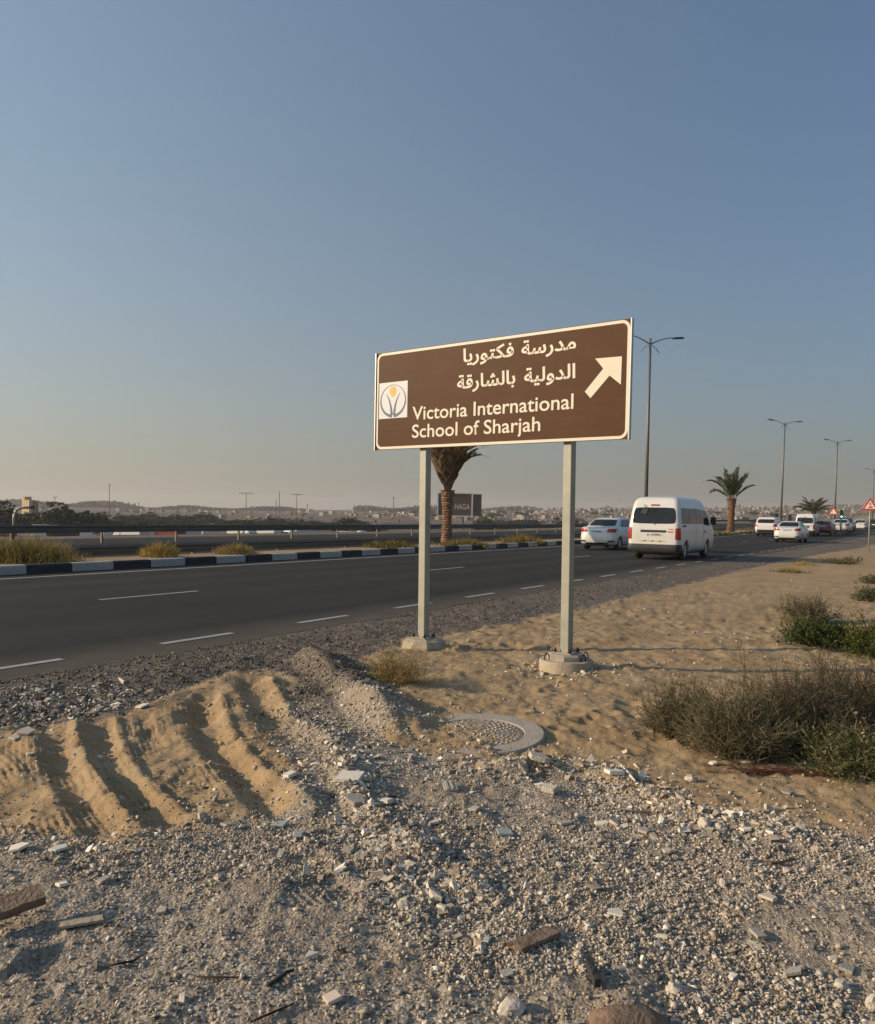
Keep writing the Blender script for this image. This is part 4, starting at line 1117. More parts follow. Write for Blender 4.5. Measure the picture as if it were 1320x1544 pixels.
drift(f1.x + 0.28, f1.y - 0.02, 0.36, 0.24, 0.075, 'dark sand banked against the right of the left footing', 91, 0.0)

# ------------------------------------------------------------------ vegetation generators (numpy)
def prisms(P0, P1, r0, r1, col, sides=3):
    n = len(P0); d = P1 - P0; d /= np.linalg.norm(d, axis=1, keepdims=True) + 1e-9
    a = np.where(np.abs(d[:, 2:3]) < 0.9, np.array([[0, 0, 1.0]]), np.array([[1.0, 0, 0]]))
    e1 = np.cross(d, a); e1 /= np.linalg.norm(e1, axis=1, keepdims=True) + 1e-9; e2 = np.cross(d, e1)
    V_ = np.empty((n, 2 * sides, 3))
    for k in range(sides):
        th = 2 * PI * k / sides
        o = e1 * math.cos(th) + e2 * math.sin(th)
        V_[:, k] = P0 + o * r0[:, None]; V_[:, sides + k] = P1 + o * r1[:, None]
    fs = []
    for k in range(sides):
        k2 = (k + 1) % sides; fs += [[k, k2, sides + k2], [k, sides + k2, sides + k]]
    F_ = (np.array(fs)[None] + (np.arange(n) * 2 * sides)[:, None, None]).reshape(-1, 3)
    C = np.repeat(col[:, None, :], 2 * sides, 1)
    return V_.reshape(-1, 3), F_, C.reshape(-1, 3)
def leaves(P, d, ln, wd, col, R):
    n = len(P); d = d / (np.linalg.norm(d, axis=1, keepdims=True) + 1e-9)
    s_ = np.cross(d, R.normal(size=(n, 3))); s_ /= np.linalg.norm(s_, axis=1, keepdims=True) + 1e-9
    V_ = np.empty((n, 4, 3)); V_[:, 0] = P; V_[:, 1] = P + d * ln[:, None] * 0.5 + s_ * wd[:, None] / 2; V_[:, 2] = P + d * ln[:, None]; V_[:, 3] = P + d * ln[:, None] * 0.5 - s_ * wd[:, None] / 2
    F_ = (np.array([[0, 1, 2], [0, 2, 3]])[None] + (np.arange(n) * 4)[:, None, None]).reshape(-1, 3)
    return V_.reshape(-1, 3), F_, np.repeat(col[:, None, :], 4, 1).reshape(-1, 3)
def merge(parts):
    Vs, Fs, Cs = [], [], []; b = 0
    for v, f, c in parts: Vs.append(v); Fs.append(f + b); Cs.append(c); b += len(v)
    V_ = np.vstack(Vs); C = np.vstack(Cs); return V_, np.vstack(Fs), np.hstack([C, np.ones((len(C), 1))])
def colr(R, n, cols, v=0.3):
    c = np.array(cols)[R.randint(0, len(cols), n)]; return c * (1 - v + 2 * v * R.rand(n, 1))
def shrub(name, loc, rx, ry, h, seed, stem_cols, leaf_cols, nst=120, ntw=1200, nlf=4000, rad=0.004, leaf=0.02, up=0.6, label='', cat='bush', group=None, lw=0.3, droop=0.0):
    R = np.random.RandomState(seed)
    root = empty(name, loc); tag(root, label, cat, group)
    b = np.stack([R.normal(0, rx * 0.28, nst), R.normal(0, ry * 0.28, nst), np.zeros(nst)], 1)
    ang = R.rand(nst) * 2 * PI; el = np.clip(R.normal(up, 0.35, nst), 0.12, 1.5)
    d = np.stack([np.cos(ang) * np.cos(el), np.sin(ang) * np.cos(el), np.sin(el)], 1)
    reach = np.stack([np.full(nst, rx), np.full(nst, ry), np.full(nst, h)], 1)
    ln = R.uniform(0.6, 1.08, nst)[:, None]
    segs = [b]; nseg = 4; p = b
    for k in range(nseg):
        dd = d + R.normal(0, 0.28, (nst, 3)); dd[:, 2] = np.abs(dd[:, 2]) * (1 - droop * k / nseg)
        p = p + dd * reach * ln / nseg * 0.95; p[:, 2] = np.maximum(p[:, 2], 0.01); segs.append(p)
    parts = []
    for k in range(nseg):
        parts.append(prisms(segs[k], segs[k + 1], np.full(nst, rad * (1 - 0.2 * k)), np.full(nst, rad * (1 - 0.2 * (k + 1))), colr(R, nst, stem_cols)))
    i = R.randint(0, nst, ntw); k = R.randint(1, nseg, ntw); q = R.rand(ntw)[:, None]
    S = np.stack(segs, 0); P0 = S[k, i] * (1 - q) + S[k + 1, i] * q
    dd = (S[k + 1, i] - S[k, i]); dd /= np.linalg.norm(dd, axis=1, keepdims=True) + 1e-9
    dd = dd + R.normal(0, 0.65, (ntw, 3)); dd[:, 2] += 0.25; dd /= np.linalg.norm(dd, axis=1, keepdims=True)
    L_ = R.uniform(0.10, 0.34, ntw) * h
    P1 = P0 + dd * L_[:, None] * 0.55; P2 = P1 + (dd + R.normal(0, 0.4, (ntw, 3))) * L_[:, None] * 0.5
    for arr in (P1, P2): arr[:, 2] = np.maximum(arr[:, 2], 0.008)
    parts.append(prisms(P0, P1, np.full(ntw, rad * 0.55), np.full(ntw, rad * 0.4), colr(R, ntw, stem_cols)))
    parts.append(prisms(P1, P2, np.full(ntw, rad * 0.4), np.full(ntw, rad * 0.2), colr(R, ntw, stem_cols)))
    V_, F_, C_ = merge(parts)
    o = np_mesh('stems', V_, F_, M['leaf'], False, {'tint': C_}, root); o['kind'] = 'stuff'
    if nlf:
        j = R.randint(0, ntw, nlf); q = R.rand(nlf)[:, None]; w = R.rand(nlf) < 0.5
        P = np.where(w[:, None], P0[j] * (1 - q) + P1[j] * q, P1[j] * (1 - q) + P2[j] * q)
        ld = (P2[j] - P0[j]); ld /= np.linalg.norm(ld, axis=1, keepdims=True) + 1e-9; ld = ld + R.normal(0, 0.6, (nlf, 3))
        l_ = R.uniform(0.6, 1.3, nlf) * leaf
        V_, F_, C_ = merge([leaves(P, ld, l_ * 1.15, l_ * max(lw, 0.42), colr(R, nlf, leaf_cols), R)])
        o = np_mesh('foliage', V_, F_, M['leaf'], False, {'tint': C_}, root); o['kind'] = 'stuff'
    return root
def grass_tuft(name, loc, rx, ry, h, seed, cols, n=700, wd=0.004, label='', cat='grass', group=None):
    R = np.random.RandomState(seed)
    P = np.stack([R.normal(0, rx * 0.35, n), R.normal(0, ry * 0.35, n), np.zeros(n)], 1)
    a = R.rand(n) * 2 * PI; tilt = np.abs(R.normal(0.45, 0.42, n))
    d = np.stack([np.cos(a) * np.sin(tilt), np.sin(a) * np.sin(tilt), np.cos(tilt)], 1)
    L_ = h * R.uniform(0.3, 1.15, n) * (1.15 - 0.6 * np.clip(np.hypot(P[:, 0] / rx, P[:, 1] / ry), 0, 1)); c = colr(R, n, cols, 0.25)
    P1 = P + d * L_[:, None] * 0.55; d2 = d + np.stack([np.cos(a), np.sin(a), -0.2 * np.ones(n)], 1) * 0.35; P2 = P1 + d2 * L_[:, None] * 0.45
    parts = [prisms(P, P1, np.full(n, wd), np.full(n, wd * 0.7), c), prisms(P1, P2, np.full(n, wd * 0.7), np.full(n, wd * 0.2), c)]
    V_, F_, C_ = merge(parts)
    o = np_mesh(name, V_, F_, M['leaf'], False, {'tint': C_}); o.location = loc
    return tag(o, label, cat, group)

DRY = [(0.14, 0.10, 0.07), (0.09, 0.065, 0.045), (0.20, 0.155, 0.105)]
OLIVE = [(0.075, 0.098, 0.030), (0.10, 0.12, 0.04), (0.055, 0.075, 0.022), (0.13, 0.125, 0.055)]
GREEN = [(0.055, 0.075, 0.018), (0.075, 0.095, 0.022), (0.04, 0.055, 0.016)]
YEL = [(0.50, 0.36, 0.10), (0.42, 0.28, 0.07), (0.30, 0.25, 0.07), (0.50, 0.31, 0.08)]
PALE = [(0.22, 0.19, 0.10), (0.16, 0.15, 0.07), (0.28, 0.22, 0.13)]
def veg(px, py): g = ground_at(px, py); return (g.x, g.y, g.z - 0.01)
shrub('desert_bush', veg(1024, 1112), 0.26, 0.24, 0.36, 1, DRY + PALE, OLIVE + DRY, 160, 3400, 15000, 0.0026, 0.010, label='leftmost twiggy olive bush of the large clump on the right', up=0.9)
shrub('desert_bush', veg(1118, 1142), 0.34, 0.30, 0.46, 2, DRY + PALE, OLIVE, 220, 4600, 22000, 0.0028, 0.010, label='middle bush of the clump with bare grey twigs at its foot', up=0.85)
shrub('desert_bush', veg(1205, 1130), 0.36, 0.32, 0.52, 22, DRY, OLIVE + GREEN, 220, 4600, 22000, 0.0028, 0.011, label='tall green bush between the bare twigged one and the grassy one', up=0.85)
shrub('desert_bush', veg(1300, 1118), 0.48, 0.42, 0.58, 3, DRY, OLIVE + GREEN, 260, 5200, 26000, 0.0028, 0.012, label='darkest tallest bush of the clump, cut by the right edge', up=0.8)
shrub('desert_bush', veg(1290, 1172), 0.32, 0.24, 0.36, 4, PALE + GREEN, GREEN + PALE, 260, 1800, 3500, 0.0024, 0.02, label='loose pale green grassy bush at the front right of the clump', up=0.8, lw=0.15)
shrub('desert_bush', veg(1180, 1165), 0.42, 0.10, 0.07, 44, [(0.16, 0.07, 0.045), (0.11, 0.05, 0.035)], [], 160, 900, 0, 0.0022, label='reddish dry litter of twigs along the foot of the clump', up=0.35)
shrub('green_bush', veg(1236, 973), 0.42, 0.36, 0.32, 5, GREEN, GREEN, 220, 2600, 15000, 0.003, 0.026, label='rounded leafy green bush behind the clump, in front of the dry one', up=0.75, lw=0.4)
shrub('green_bush', veg(1325, 990), 0.42, 0.40, 0.42, 6, GREEN, [(0.07, 0.09, 0.018), (0.09, 0.10, 0.022)], 220, 2600, 15000, 0.003, 0.026, label='brightest green bush, half cut by the right edge of the picture', up=0.8, lw=0.4)
shrub('dry_bush', veg(1216, 938), 0.46, 0.40, 0.42, 7, DRY + PALE, PALE + OLIVE, 160, 2000, 3500, 0.0035, 0.02, label='grey dry bush just behind the rounded green one', up=0.9)
shrub('dry_bush', veg(1310, 906), 0.32, 0.3, 0.30, 8, DRY, OLIVE, 110, 1000, 3500, 0.004, 0.026, label='small olive bush near the right edge beyond the dry one', up=0.8)
shrub('dry_bush', veg(1272, 850), 0.75, 0.6, 0.30, 9, DRY, OLIVE + PALE, 90, 800, 2600, 0.006, 0.04, label='low wide bush below the warning sign', up=0.6)
shrub('dry_bush', veg(1316, 880), 0.30, 0.3, 0.26, 90, DRY, OLIVE, 90, 800, 2000, 0.004, 0.026, label='little bush at the right edge just past the small olive one', up=0.8)
grass_tuft('grass_tuft', veg(1190, 863), 0.7, 0.4, 0.16, 10, YEL + OLIVE, 500, 0.006, label='low yellow green tuft at the edge of the gravel shoulder, right of centre')
grass_tuft('grass_tuft', veg(1212, 852), 0.5, 0.4, 0.16, 101, YEL, 400, 0.006, label='low straw tuft just beyond the yellow green one by the shoulder')
shrub('yellow_bush', veg(598, 1030), 0.34, 0.26, 0.30, 12, [(0.30, 0.20, 0.08), (0.24, 0.16, 0.07), (0.2, 0.17, 0.06)], YEL, 150, 1500, 3500, 0.0018, 0.012, label='wispy golden weed in front of the left sign footing', up=0.9)
# tufts on the median
MED = [(14, 846, 1.5, 0.8, 0.62, YEL + OLIVE, 'bushy golden grass on the median at the far left edge'), (62, 845, 1.2, 0.7, 0.55, YEL, 'second golden grass clump from the left on the median'),
       (241, 838, 0.65, 0.5, 0.50, YEL, 'rusty gold clump on the median behind the fourth white kerb stone'), (355, 834, 0.8, 0.5, 0.42, YEL + PALE, 'straw coloured clump on the median left of centre'),
       (592, 825, 1.5, 0.6, 0.42, YEL + OLIVE + GREEN, 'long olive grass clump on the median left of the palm'), (700, 822, 1.6, 0.7, 0.45, YEL + OLIVE, 'yellow green grass around the foot of the nearest palm'),
       (786, 818, 1.4, 0.7, 0.55, YEL + OLIVE, 'yellow green clump on the median between the sign posts')]
for i, (px, py, a, b, h, cols, lab) in enumerate(MED):
    g = at(px, py, 0.15); s_, t_ = st_of(g.x, g.y); t_ = max(18.1, min(t_, 19.6))
    d = ray(px, py); k = t_ / (d.x * N.x + d.y * N.y); xx, yy = d.x * k, d.y * k
    grass_tuft('grass_tuft', (xx, yy, tz(xx, yy) - 0.02), a, b, h * (1.15 if i < 2 else 0.9), 200 + i, cols, 1100, 0.008, label=lab)
for i, (px, y0) in enumerate(((985, 62), (1070, 78), (1135, 92))):
    d = ray(px, 800); k = 18.6 / (d.x * N.x + d.y * N.y); xx, yy = d.x * k, d.y * k
    grass_tuft('grass_strip', (xx, yy, tz(xx, yy) - 0.02), 3.5, 1.6, 0.32, 230 + i, OLIVE + GREEN + YEL, 2200, 0.02, label=['green grass patch on the median just left of the second palm', 'green grass patch at the foot of the second palm', 'green grass patch on the median left of the white cars'][i])

# ------------------------------------------------------------------ guard rails
def guard_rail(t, s0, s1, ztop, beam, label, post_step=4.0, seed=0):
    root = empty('guardrail', tuple(road_pt(0, t)), -RA); tag(root, label, 'guardrail')
    sec = [(0.0, 0.0), (-0.045, 0.10), (-0.045, 0.24), (0.0, 0.36), (0.0, 0.64), (-0.045, 0.76), (-0.045, 0.90), (0.0, 1.0), (0.012, 1.0), (-0.030, 0.90), (-0.030, 0.76), (0.014, 0.64), (0.014, 0.36), (-0.03, 0.24), (-0.03, 0.10), (0.012, 0.0)]
    mb = MB(); n = len(sec); ss = np.arange(s0, s1, 4.0); vs = []; fs = []
    for s in ss:
        for x_, q in sec: vs.append((-x_, s, float(rise(s)) + ztop - beam + beam * q))
    for i in range(len(ss) - 1):
        for k in range(n): fs.append((i * n + k, i * n + (k + 1) % n, (i + 1) * n + (k + 1) % n, (i + 1) * n + k))
    mb.add(vs, fs); r_ = mb.build('rail', M['rail'], root)
    pm = MB(); pm.box((-0.07, 0, (ztop - 0.05) / 2 - 0.2), (0.10, 0.07, ztop + 0.35)); pme = pm.mesh('post'); pme.materials.append(M['rail'])
    for s in np.arange(s0 + 1, min(s1, 150), post_step):
        o = bpy.data.objects.new('post', pme); COL.objects.link(o); o.parent = root; o.location = (0, s, float(rise(s)))
    return root
guard_rail(20.6, -30, 220, 0.42, 0.30, 'low near guardrail in the grassy median behind the kerb')
guard_rail(30.4, -30, 260, 0.76, 0.31, 'taller far guardrail standing between the opposite lanes')
# curved cantilever pole with a ribbed golden panel behind the rail
def along(px, t, z=0.0, py=800):
    d = ray(px, py); k = t / (d.x * N.x + d.y * N.y); return Vector((d.x * k, d.y * k, z))
p = along(21, 31.6)
bp_ = empty('bent_pole', tuple(p)); tag(bp_, 'bent grey pole curving right above the guardrail at the far left', 'pole')
D0 = p.y; sc_ = D0 / FPX
zt = CAM_H + (762.5 - 765.5) * sc_
P = [(0, 0, -0.1), (0, 0, zt - 0.45)]
for k in range(1, 7):
    a = PI / 2 * k / 6; P.append((0.35 - 0.35 * math.cos(a), 0, zt - 0.35 + 0.35 * math.sin(a)))
P.append((0.72, 0, zt + 0.02))
mb = MB(); mb.tube(P, 0.05, 10); mb.build('pole', M['galv'], bp_, smooth=True)
mb = MB(); mb.box((0.74, 0, zt + 0.02), (0.10, 0.14, 0.13)); mb.build('end_cap', M['blackplastic'], bp_)
g0 = atd(44, 777, 330)
twr = empty('ribbed_tower', (g0.x, g0.y, g0.z - 1.5), -0.55); tag(twr, 'pale ribbed tower block rising behind the bent pole at the far left', 'tower')
k_ = 330 / FPX
for i in range(5):
    mb = MB(); hh = ((30 if i < 2 else 25)) * k_
    mb.box(((-7.5 + i * 3.8) * k_, 0, hh / 2 + 1.0), (2.6 * k_, 3.0, hh)); mb.build('fin', M['wall_gold'], twr)
mb = MB(); mb.box((0, 1.2, 12 * k_ + 1), (18 * k_, 2.5, 23 * k_)); mb.build('wall', M['wall_pink'], twr)

# ------------------------------------------------------------------ street lamps
def lamp_proto(H=15.0):
    root = empty('street_lamp')
    mb = MB(); mb.tube([(0, 0, 0), (0, 0, H * 0.5), (0, 0, H)], [0.16, 0.125, 0.085], 12); mb.build('pole', M['lamp_metal'], root, smooth=True)
    mb = MB(); mb.box((0, 0, 0.1), (0.45, 0.45, 0.2)); mb.build('plinth', M['concrete'], root)
    for sx in (-1, 1):
        P = [(0, 0, H - 0.45)] + [(sx * 2.0 * q, 0, H - 0.45 + 0.62 * math.sin(q * PI / 2)) for q in (0.25, 0.5, 0.75, 1.0)]
        mb = MB(); mb.tube(P, [0.05, 0.045, 0.04, 0.035, 0.03], 8); a = mb.build('arm', M['lamp_metal'], root, smooth=True)
        mb = MB(); mb.box((sx * 2.35, 0, H + 0.18), (0.95, 0.30, 0.12), Matrix.Rotation(-sx * 0.10, 3, 'Y'), taper=0.75); mb.build('lamp_head', M['blackplastic'], a)
        P = [(0, 0, H - 0.5)] + [(sx * 0.75 * q, 0, H - 0.5 - 0.55 * q * q) for q in (0.3, 0.65, 1.0)]
        mb = MB(); mb.tube(P, 0.025, 6); mb.build('ornament', M['lamp_metal'], root, smooth=True)
    return root
LP = [(973, 510, 66.0, 0.0, 'nearest twin armed lamp post, rising behind the white minibus'),
      (1177, 636, 116.0, 0.012, 'second twin armed lamp post, above the white cars'),
      (1258, 665, 146.0, 0.006, 'third twin armed lamp post, right of the low palm'),
      (1315, 708, 205.0, 0.0, 'smallest twin armed lamp post, behind the warning sign')]
lproto = None
for px, ptop, D, tl, lab in LP:
    g = atd(px, 800, D)
    gz = tz(g.x, g.y)
    top = atd(px, ptop, D).z
    o = lproto if lproto is None else None
    if lproto is None: lproto = lamp_proto(15.0); o = lproto
    else: o = copy_tree(lproto)
    o.location = (g.x, g.y, gz); sc1 = (top - gz) / 15.0
    o.scale = (sc1, sc1, sc1); o.rotation_euler = (0, tl, 0.25)
    tag(o, lab, 'lamp post', 'twin armed lamp posts along the median')

# ------------------------------------------------------------------ palms
def palm(loc, trunk_h, trunk_r, nfr, flen, seed, label, spread=(0.25, 1.0), cols=None, group='date palms on the median', dry=0):
    R = random.Random(seed); root = empty('palm_tree', loc); tag(root, label, 'palm', group)
    mb = MB(); prof = []; rings = int(trunk_h / 0.11)
    for i in range(rings + 1):
        z_ = trunk_h * i / rings; r = trunk_r * (1.12 - 0.22 * math.sin(PI * min(1, i / rings)) + (0.25 * (i / rings) ** 6))
        prof += [(r * 0.88, z_ - 0.02), (r * 1.08, z_ + 0.05)]
    mb.lathe(prof, 14)
    for i, v in enumerate(mb.v):
        k = 1 + R.uniform(-0.09, 0.09); mb.v[i] = (v[0] * k, v[1] * k, v[2] + R.uniform(-0.02, 0.02))
    mb.build('trunk', M['bark_palm'], root)
    for f in range(nfr):
        Rn = np.random.RandomState(seed * 100 + f)
        a = f * 2.39996 + R.uniform(-0.2, 0.2); q = f / max(1, nfr - 1)
        el = PI / 2 - (spread[0] + (spread[1] - spread[0]) * q) + R.uniform(-0.08, 0.08)
        L_ = flen * R.uniform(0.8, 1.08); n = 14; pts = []; p = Vector((math.cos(a) * trunk_r * 0.3, math.sin(a) * trunk_r * 0.3, trunk_h - 0.1)); e = el
        for k in range(n + 1):
            pts.append(p.copy()); p = p + Vector((math.cos(a) * math.cos(e), math.sin(a) * math.cos(e), math.sin(e))) * (L_ / n)
            e -= (0.55 + 0.5 * q) * (k / n) ** 1.2 * 0.18 * (2.2 if f % 5 == 4 else 1)
        isdry = f >= nfr - dry
        cc = [(0.20, 0.13, 0.07), (0.15, 0.10, 0.06), (0.26, 0.18, 0.10)] if isdry else (cols or [(0.075, 0.085, 0.04), (0.10, 0.105, 0.05), (0.06, 0.07, 0.03)])
        A_ = np.array([tuple(v) for v in pts]); m = n
        parts = [prisms(A_[:-1], A_[1:], np.linspace(0.030, 0.010, m) * trunk_r / 0.3, np.linspace(0.028, 0.006, m) * trunk_r / 0.3, colr(Rn, m, [(0.22, 0.17, 0.09)]))]
        nl = 64; t = np.linspace(0.12, 0.99, nl); idx = np.clip((t * n).astype(int), 0, n - 1); fr = (t * n - idx)[:, None]
        P0 = A_[idx] * (1 - fr) + A_[idx + 1] * fr; T = A_[idx + 1] - A_[idx]; T /= np.linalg.norm(T, axis=1, keepdims=True)
        side = np.cross(T, np.array([[0, 0, 1.0]])); side /= np.linalg.norm(side, axis=1, keepdims=True) + 1e-9; upv = np.cross(side, T)
        for sg in (-1, 1):
            ln = flen * 0.20 * np.sin(np.clip(t * 1.05 + 0.12, 0, 1) * PI) ** 0.6 * Rn.uniform(0.8, 1.15, nl)
            d = side * sg * 0.75 + T * 0.85 + upv * Rn.uniform(-0.05, 0.45, (nl, 1))
            parts.append(leaves(P0, d, ln, np.full(nl, 0.045 * flen / 2.5), colr(Rn, nl, cc), Rn))
        V_, F_, C_ = merge(parts)
        np_mesh('frond', V_, F_, M['leaf'], False, {'tint': C_}, root)
    return root
def on_median(px, t=19.0):
    p = along(px, t); return (p.x, p.y, tz(p.x, p.y) - 0.02)
q = on_median(674); palm((q[0], q[1], q[2]), 2.4, 0.24, 46, 3.3, 21, 'large bushy topped palm partly hidden by the brown sign', spread=(0.02, 0.37), dry=24, cols=[(0.085, 0.075, 0.04), (0.06, 0.06, 0.03)])
PALM2 = atd(1102, 803, 84.0)
palm((PALM2.x, PALM2.y, tz(PALM2.x, PALM2.y)), 3.3, 0.36, 15, 3.7, 22, 'upright palm with an orange trunk right of the minibus', spread=(0.05, 0.80))
PALM3 = atd(1226, 800, 150.0)
palm((PALM3.x, PALM3.y, tz(PALM3.x, PALM3.y)), 2.4, 0.38, 26, 3.9, 23, 'low spreading palm behind the white minivan in traffic', spread=(0.5, 1.35))

# ------------------------------------------------------------------ vehicles
def slices_mesh(SLC, nc=6, ne=8, cap=True):
    vs = []; rings = []
    for (z, y0, y1, w, r) in SLC:
        r = min(r, w * 0.95, (y1 - y0) * 0.45); ring = []
        corners = [(w - r, y0 + r, -90), (w - r, y1 - r, 0), (-w + r, y1 - r, 90), (-w + r, y0 + r, 180)]
        for ci, (cx, cy, a0) in enumerate(corners):
            arc = [(cx + r * math.cos(math.radians(a0 + 90 * k / nc)), cy + r * math.sin(math.radians(a0 + 90 * k / nc))) for k in range(nc + 1)]
            ring += arc
            nx = corners[(ci + 1) % 4]; a1 = nx[2]; st = (nx[0] + r * math.cos(math.radians(a1)), nx[1] + r * math.sin(math.radians(a1)))
            for k in range(1, ne): ring.append((arc[-1][0] + (st[0] - arc[-1][0]) * k / ne, arc[-1][1] + (st[1] - arc[-1][1]) * k / ne))
        rings.append(len(ring)); vs += [(x_, y_, z) for x_, y_ in ring]
    n = rings[0]; mb = MB(); fs = []
    for i in range(len(SLC) - 1):
        for k in range(n): fs.append((i * n + k, i * n + (k + 1) % n, (i + 1) * n + (k + 1) % n, (i + 1) * n + k))
    fs.append(tuple(range(n))[::-1]); fs.append(tuple(range((len(SLC) - 1) * n, len(SLC) * n)))
    mb.add(vs, fs); return mb
def refine(SLC, k=2):
    out = []
    a = np.array(SLC)
    z = np.linspace(0, len(a) - 1, (len(a) - 1) * k + 1)
    for q in z:
        i = min(int(q), len(a) - 2); f = q - i
        p0, p1, p2, p3 = a[max(i - 1, 0)], a[i], a[i + 1], a[min(i + 2, len(a) - 1)]
        lin = p1 * (1 - f) + p2 * f
        cub = 0.5 * ((2 * p1) + (-p0 + p2) * f + (2 * p0 - 5 * p1 + 4 * p2 - p3) * f * f + (-p0 + 3 * p1 - 3 * p2 + p3) * f ** 3)
        v = lin * 0.5 + cub * 0.5; v[0] = lin[0]; out.append(tuple(v))
    return out
def patch(bvh, corners, axis, name, mat, parent, nu=8, nv=5, off=0.006, rnd=0.0):
    """quad of corner points projected on the body along an axis direction; corners in order"""
    c = [Vector(p) for p in corners]; vs = []; ok = True; d = Vector(axis)
    for j in range(nv + 1):
        for i in range(nu + 1):
            u_, v_ = i / nu * 2 - 1, j / nv * 2 - 1
            if rnd:
                uu = u_ * (1 - rnd * v_ * v_ * v_ * v_ * abs(u_)); vv = v_ * (1 - rnd * u_ ** 4 * abs(v_))
            else: uu, vv = u_, v_
            a, b = (uu + 1) / 2, (vv + 1) / 2
            p = c[0] * (1 - a) * (1 - b) + c[1] * a * (1 - b) + c[2] * a * b + c[3] * (1 - a) * b
            hit, nrm, idx, dist = bvh.ray_cast(p, d)
            if hit is None:
                hit, nrm, idx, dist = bvh.find_nearest(Vector((max(-0.8, min(0.8, p.x)), min(max(p.y, 0.12), 4.0), p.z)))
                vs.append(hit + nrm * off); continue
            if nrm.dot(d) > 0: nrm = -nrm
            vs.append(hit + nrm * off)
    fs = [(j * (nu + 1) + i, j * (nu + 1) + i + 1, (j + 1) * (nu + 1) + i + 1, (j + 1) * (nu + 1) + i) for j in range(nv) for i in range(nu)]
    mb = MB(); mb.add(vs, fs); o = mb.build(name, mat, parent, smooth=True)
    if len(o.data.polygons) and sum((pl.normal.dot(d) for pl in o.data.polygons)) > 0: o.data.flip_normals()
    return o
def cut(o, cutters):
    for c in cutters:
        md = o.modifiers.new('b', 'BOOLEAN'); md.object = c; md.operation = 'DIFFERENCE'; md.solver = 'EXACT'
    bpy.context.view_layer.update()
    dg = bpy.context.evaluated_depsgraph_get()
    me = bpy.data.meshes.new_from_object(o.evaluated_get(dg))
    o.modifiers.clear(); old = o.data; o.data = me
    for c in cutters: bpy.data.objects.remove(c)
    return o
def wheel(parent, x_, y_, R_w, w=0.20):
    root = empty('wheel', (x_, y_, R_w)); root.parent = parent
    sx = 1 if x_ > 0 else -1
    mb = MB(); mb.lathe([(R_w * 0.62, -w / 2), (R_w * 0.93, -w / 2), (R_w, -w * 0.36), (R_w, w * 0.36), (R_w * 0.93, w / 2), (R_w * 0.62, w / 2), (R_w * 0.62, -w / 2)], 32, axis='x')
    mb.build('tyre', M['tyre'], root, angle=40)
    mb = MB(); mb.lathe([(R_w * 0.64, sx * w * 0.47), (R_w * 0.58, sx * w * 0.30), (R_w * 0.2, sx * w * 0.34), (R_w * 0.15, sx * w * 0.42), (0.01, sx * w * 0.42)], 32, axis='x')
    for k in range(6):
        a = PI / 3 * k
        mb.box((sx * w * 0.40, math.cos(a) * R_w * 0.38, math.sin(a) * R_w * 0.38), (0.02, 0.05, R_w * 0.5), Matrix.Rotation(a - PI / 2, 3, 'X'))
    mb.build('rim', M['rim'], root, angle=40)
    return root
SEDAN = [(.20, .30, 4.15, .70, .2), (.27, .10, 4.32, .82, .3), (.36, .02, 4.40, .85, .35), (.52, 0, 4.42, .865, .38), (.70, .02, 4.40, .868, .4), (.82, .05, 4.28, .86, .4), (.92, .06, 4.0, .85, .34), (.985, .10, 3.6, .83, .3), (1.02, .24, 3.36, .80, .25),
         (1.055, .60, 3.22, .765, .2), (1.15, .78, 3.05, .72, .2), (1.27, 1.0, 2.84, .67, .2), (1.37, 1.22, 2.64, .62, .2), (1.43, 1.42, 2.46, .57, .22), (1.465, 1.66, 2.25, .45, .22)]
SUV = [(.28, .30, 4.35, .78, .2), (.36, .08, 4.55, .90, .3), (.50, .0, 4.62, .92, .3), (.80, .0, 4.62, .93, .3), (1.0, .02, 4.4, .925, .3), (1.10, .05, 3.6, .90, .25), (1.2, .12, 3.4, .86, .22), (1.45, .30, 3.0, .80, .2), (1.6, .42, 2.8, .76, .2), (1.68, .55, 2.6, .68, .2), (1.72, .8, 2.4, .5, .2)]
VAN = [(.24, .35, 4.9, .80, .15), (.32, .08, 5.08, .90, .2), (.45, .0, 5.15, .935, .2), (.70, -.0, 5.18, .945, .18), (1.0, .0, 5.15, .945, .18), (1.18, .01, 4.95, .94, .18), (1.4, .05, 4.62, .92, .18), (1.7, .11, 4.2, .885, .18), (1.95, .18, 3.9, .85, .18),
       (2.10, .24, 3.72, .81, .18), (2.19, .32, 3.6, .75, .2), (2.245, .45, 3.45, .66, .2), (2.28, .75, 3.2, .45, .2)]
def flat_text(body, name, w, hgt, mat, parent, M4):
    me = text_mesh(body, -w / 2, w / 2, -hgt / 2, hgt, 0.01, 0.727); me.materials.clear()
    me.transform(M4); me.name = name
    return obj(name, me, mat, parent)
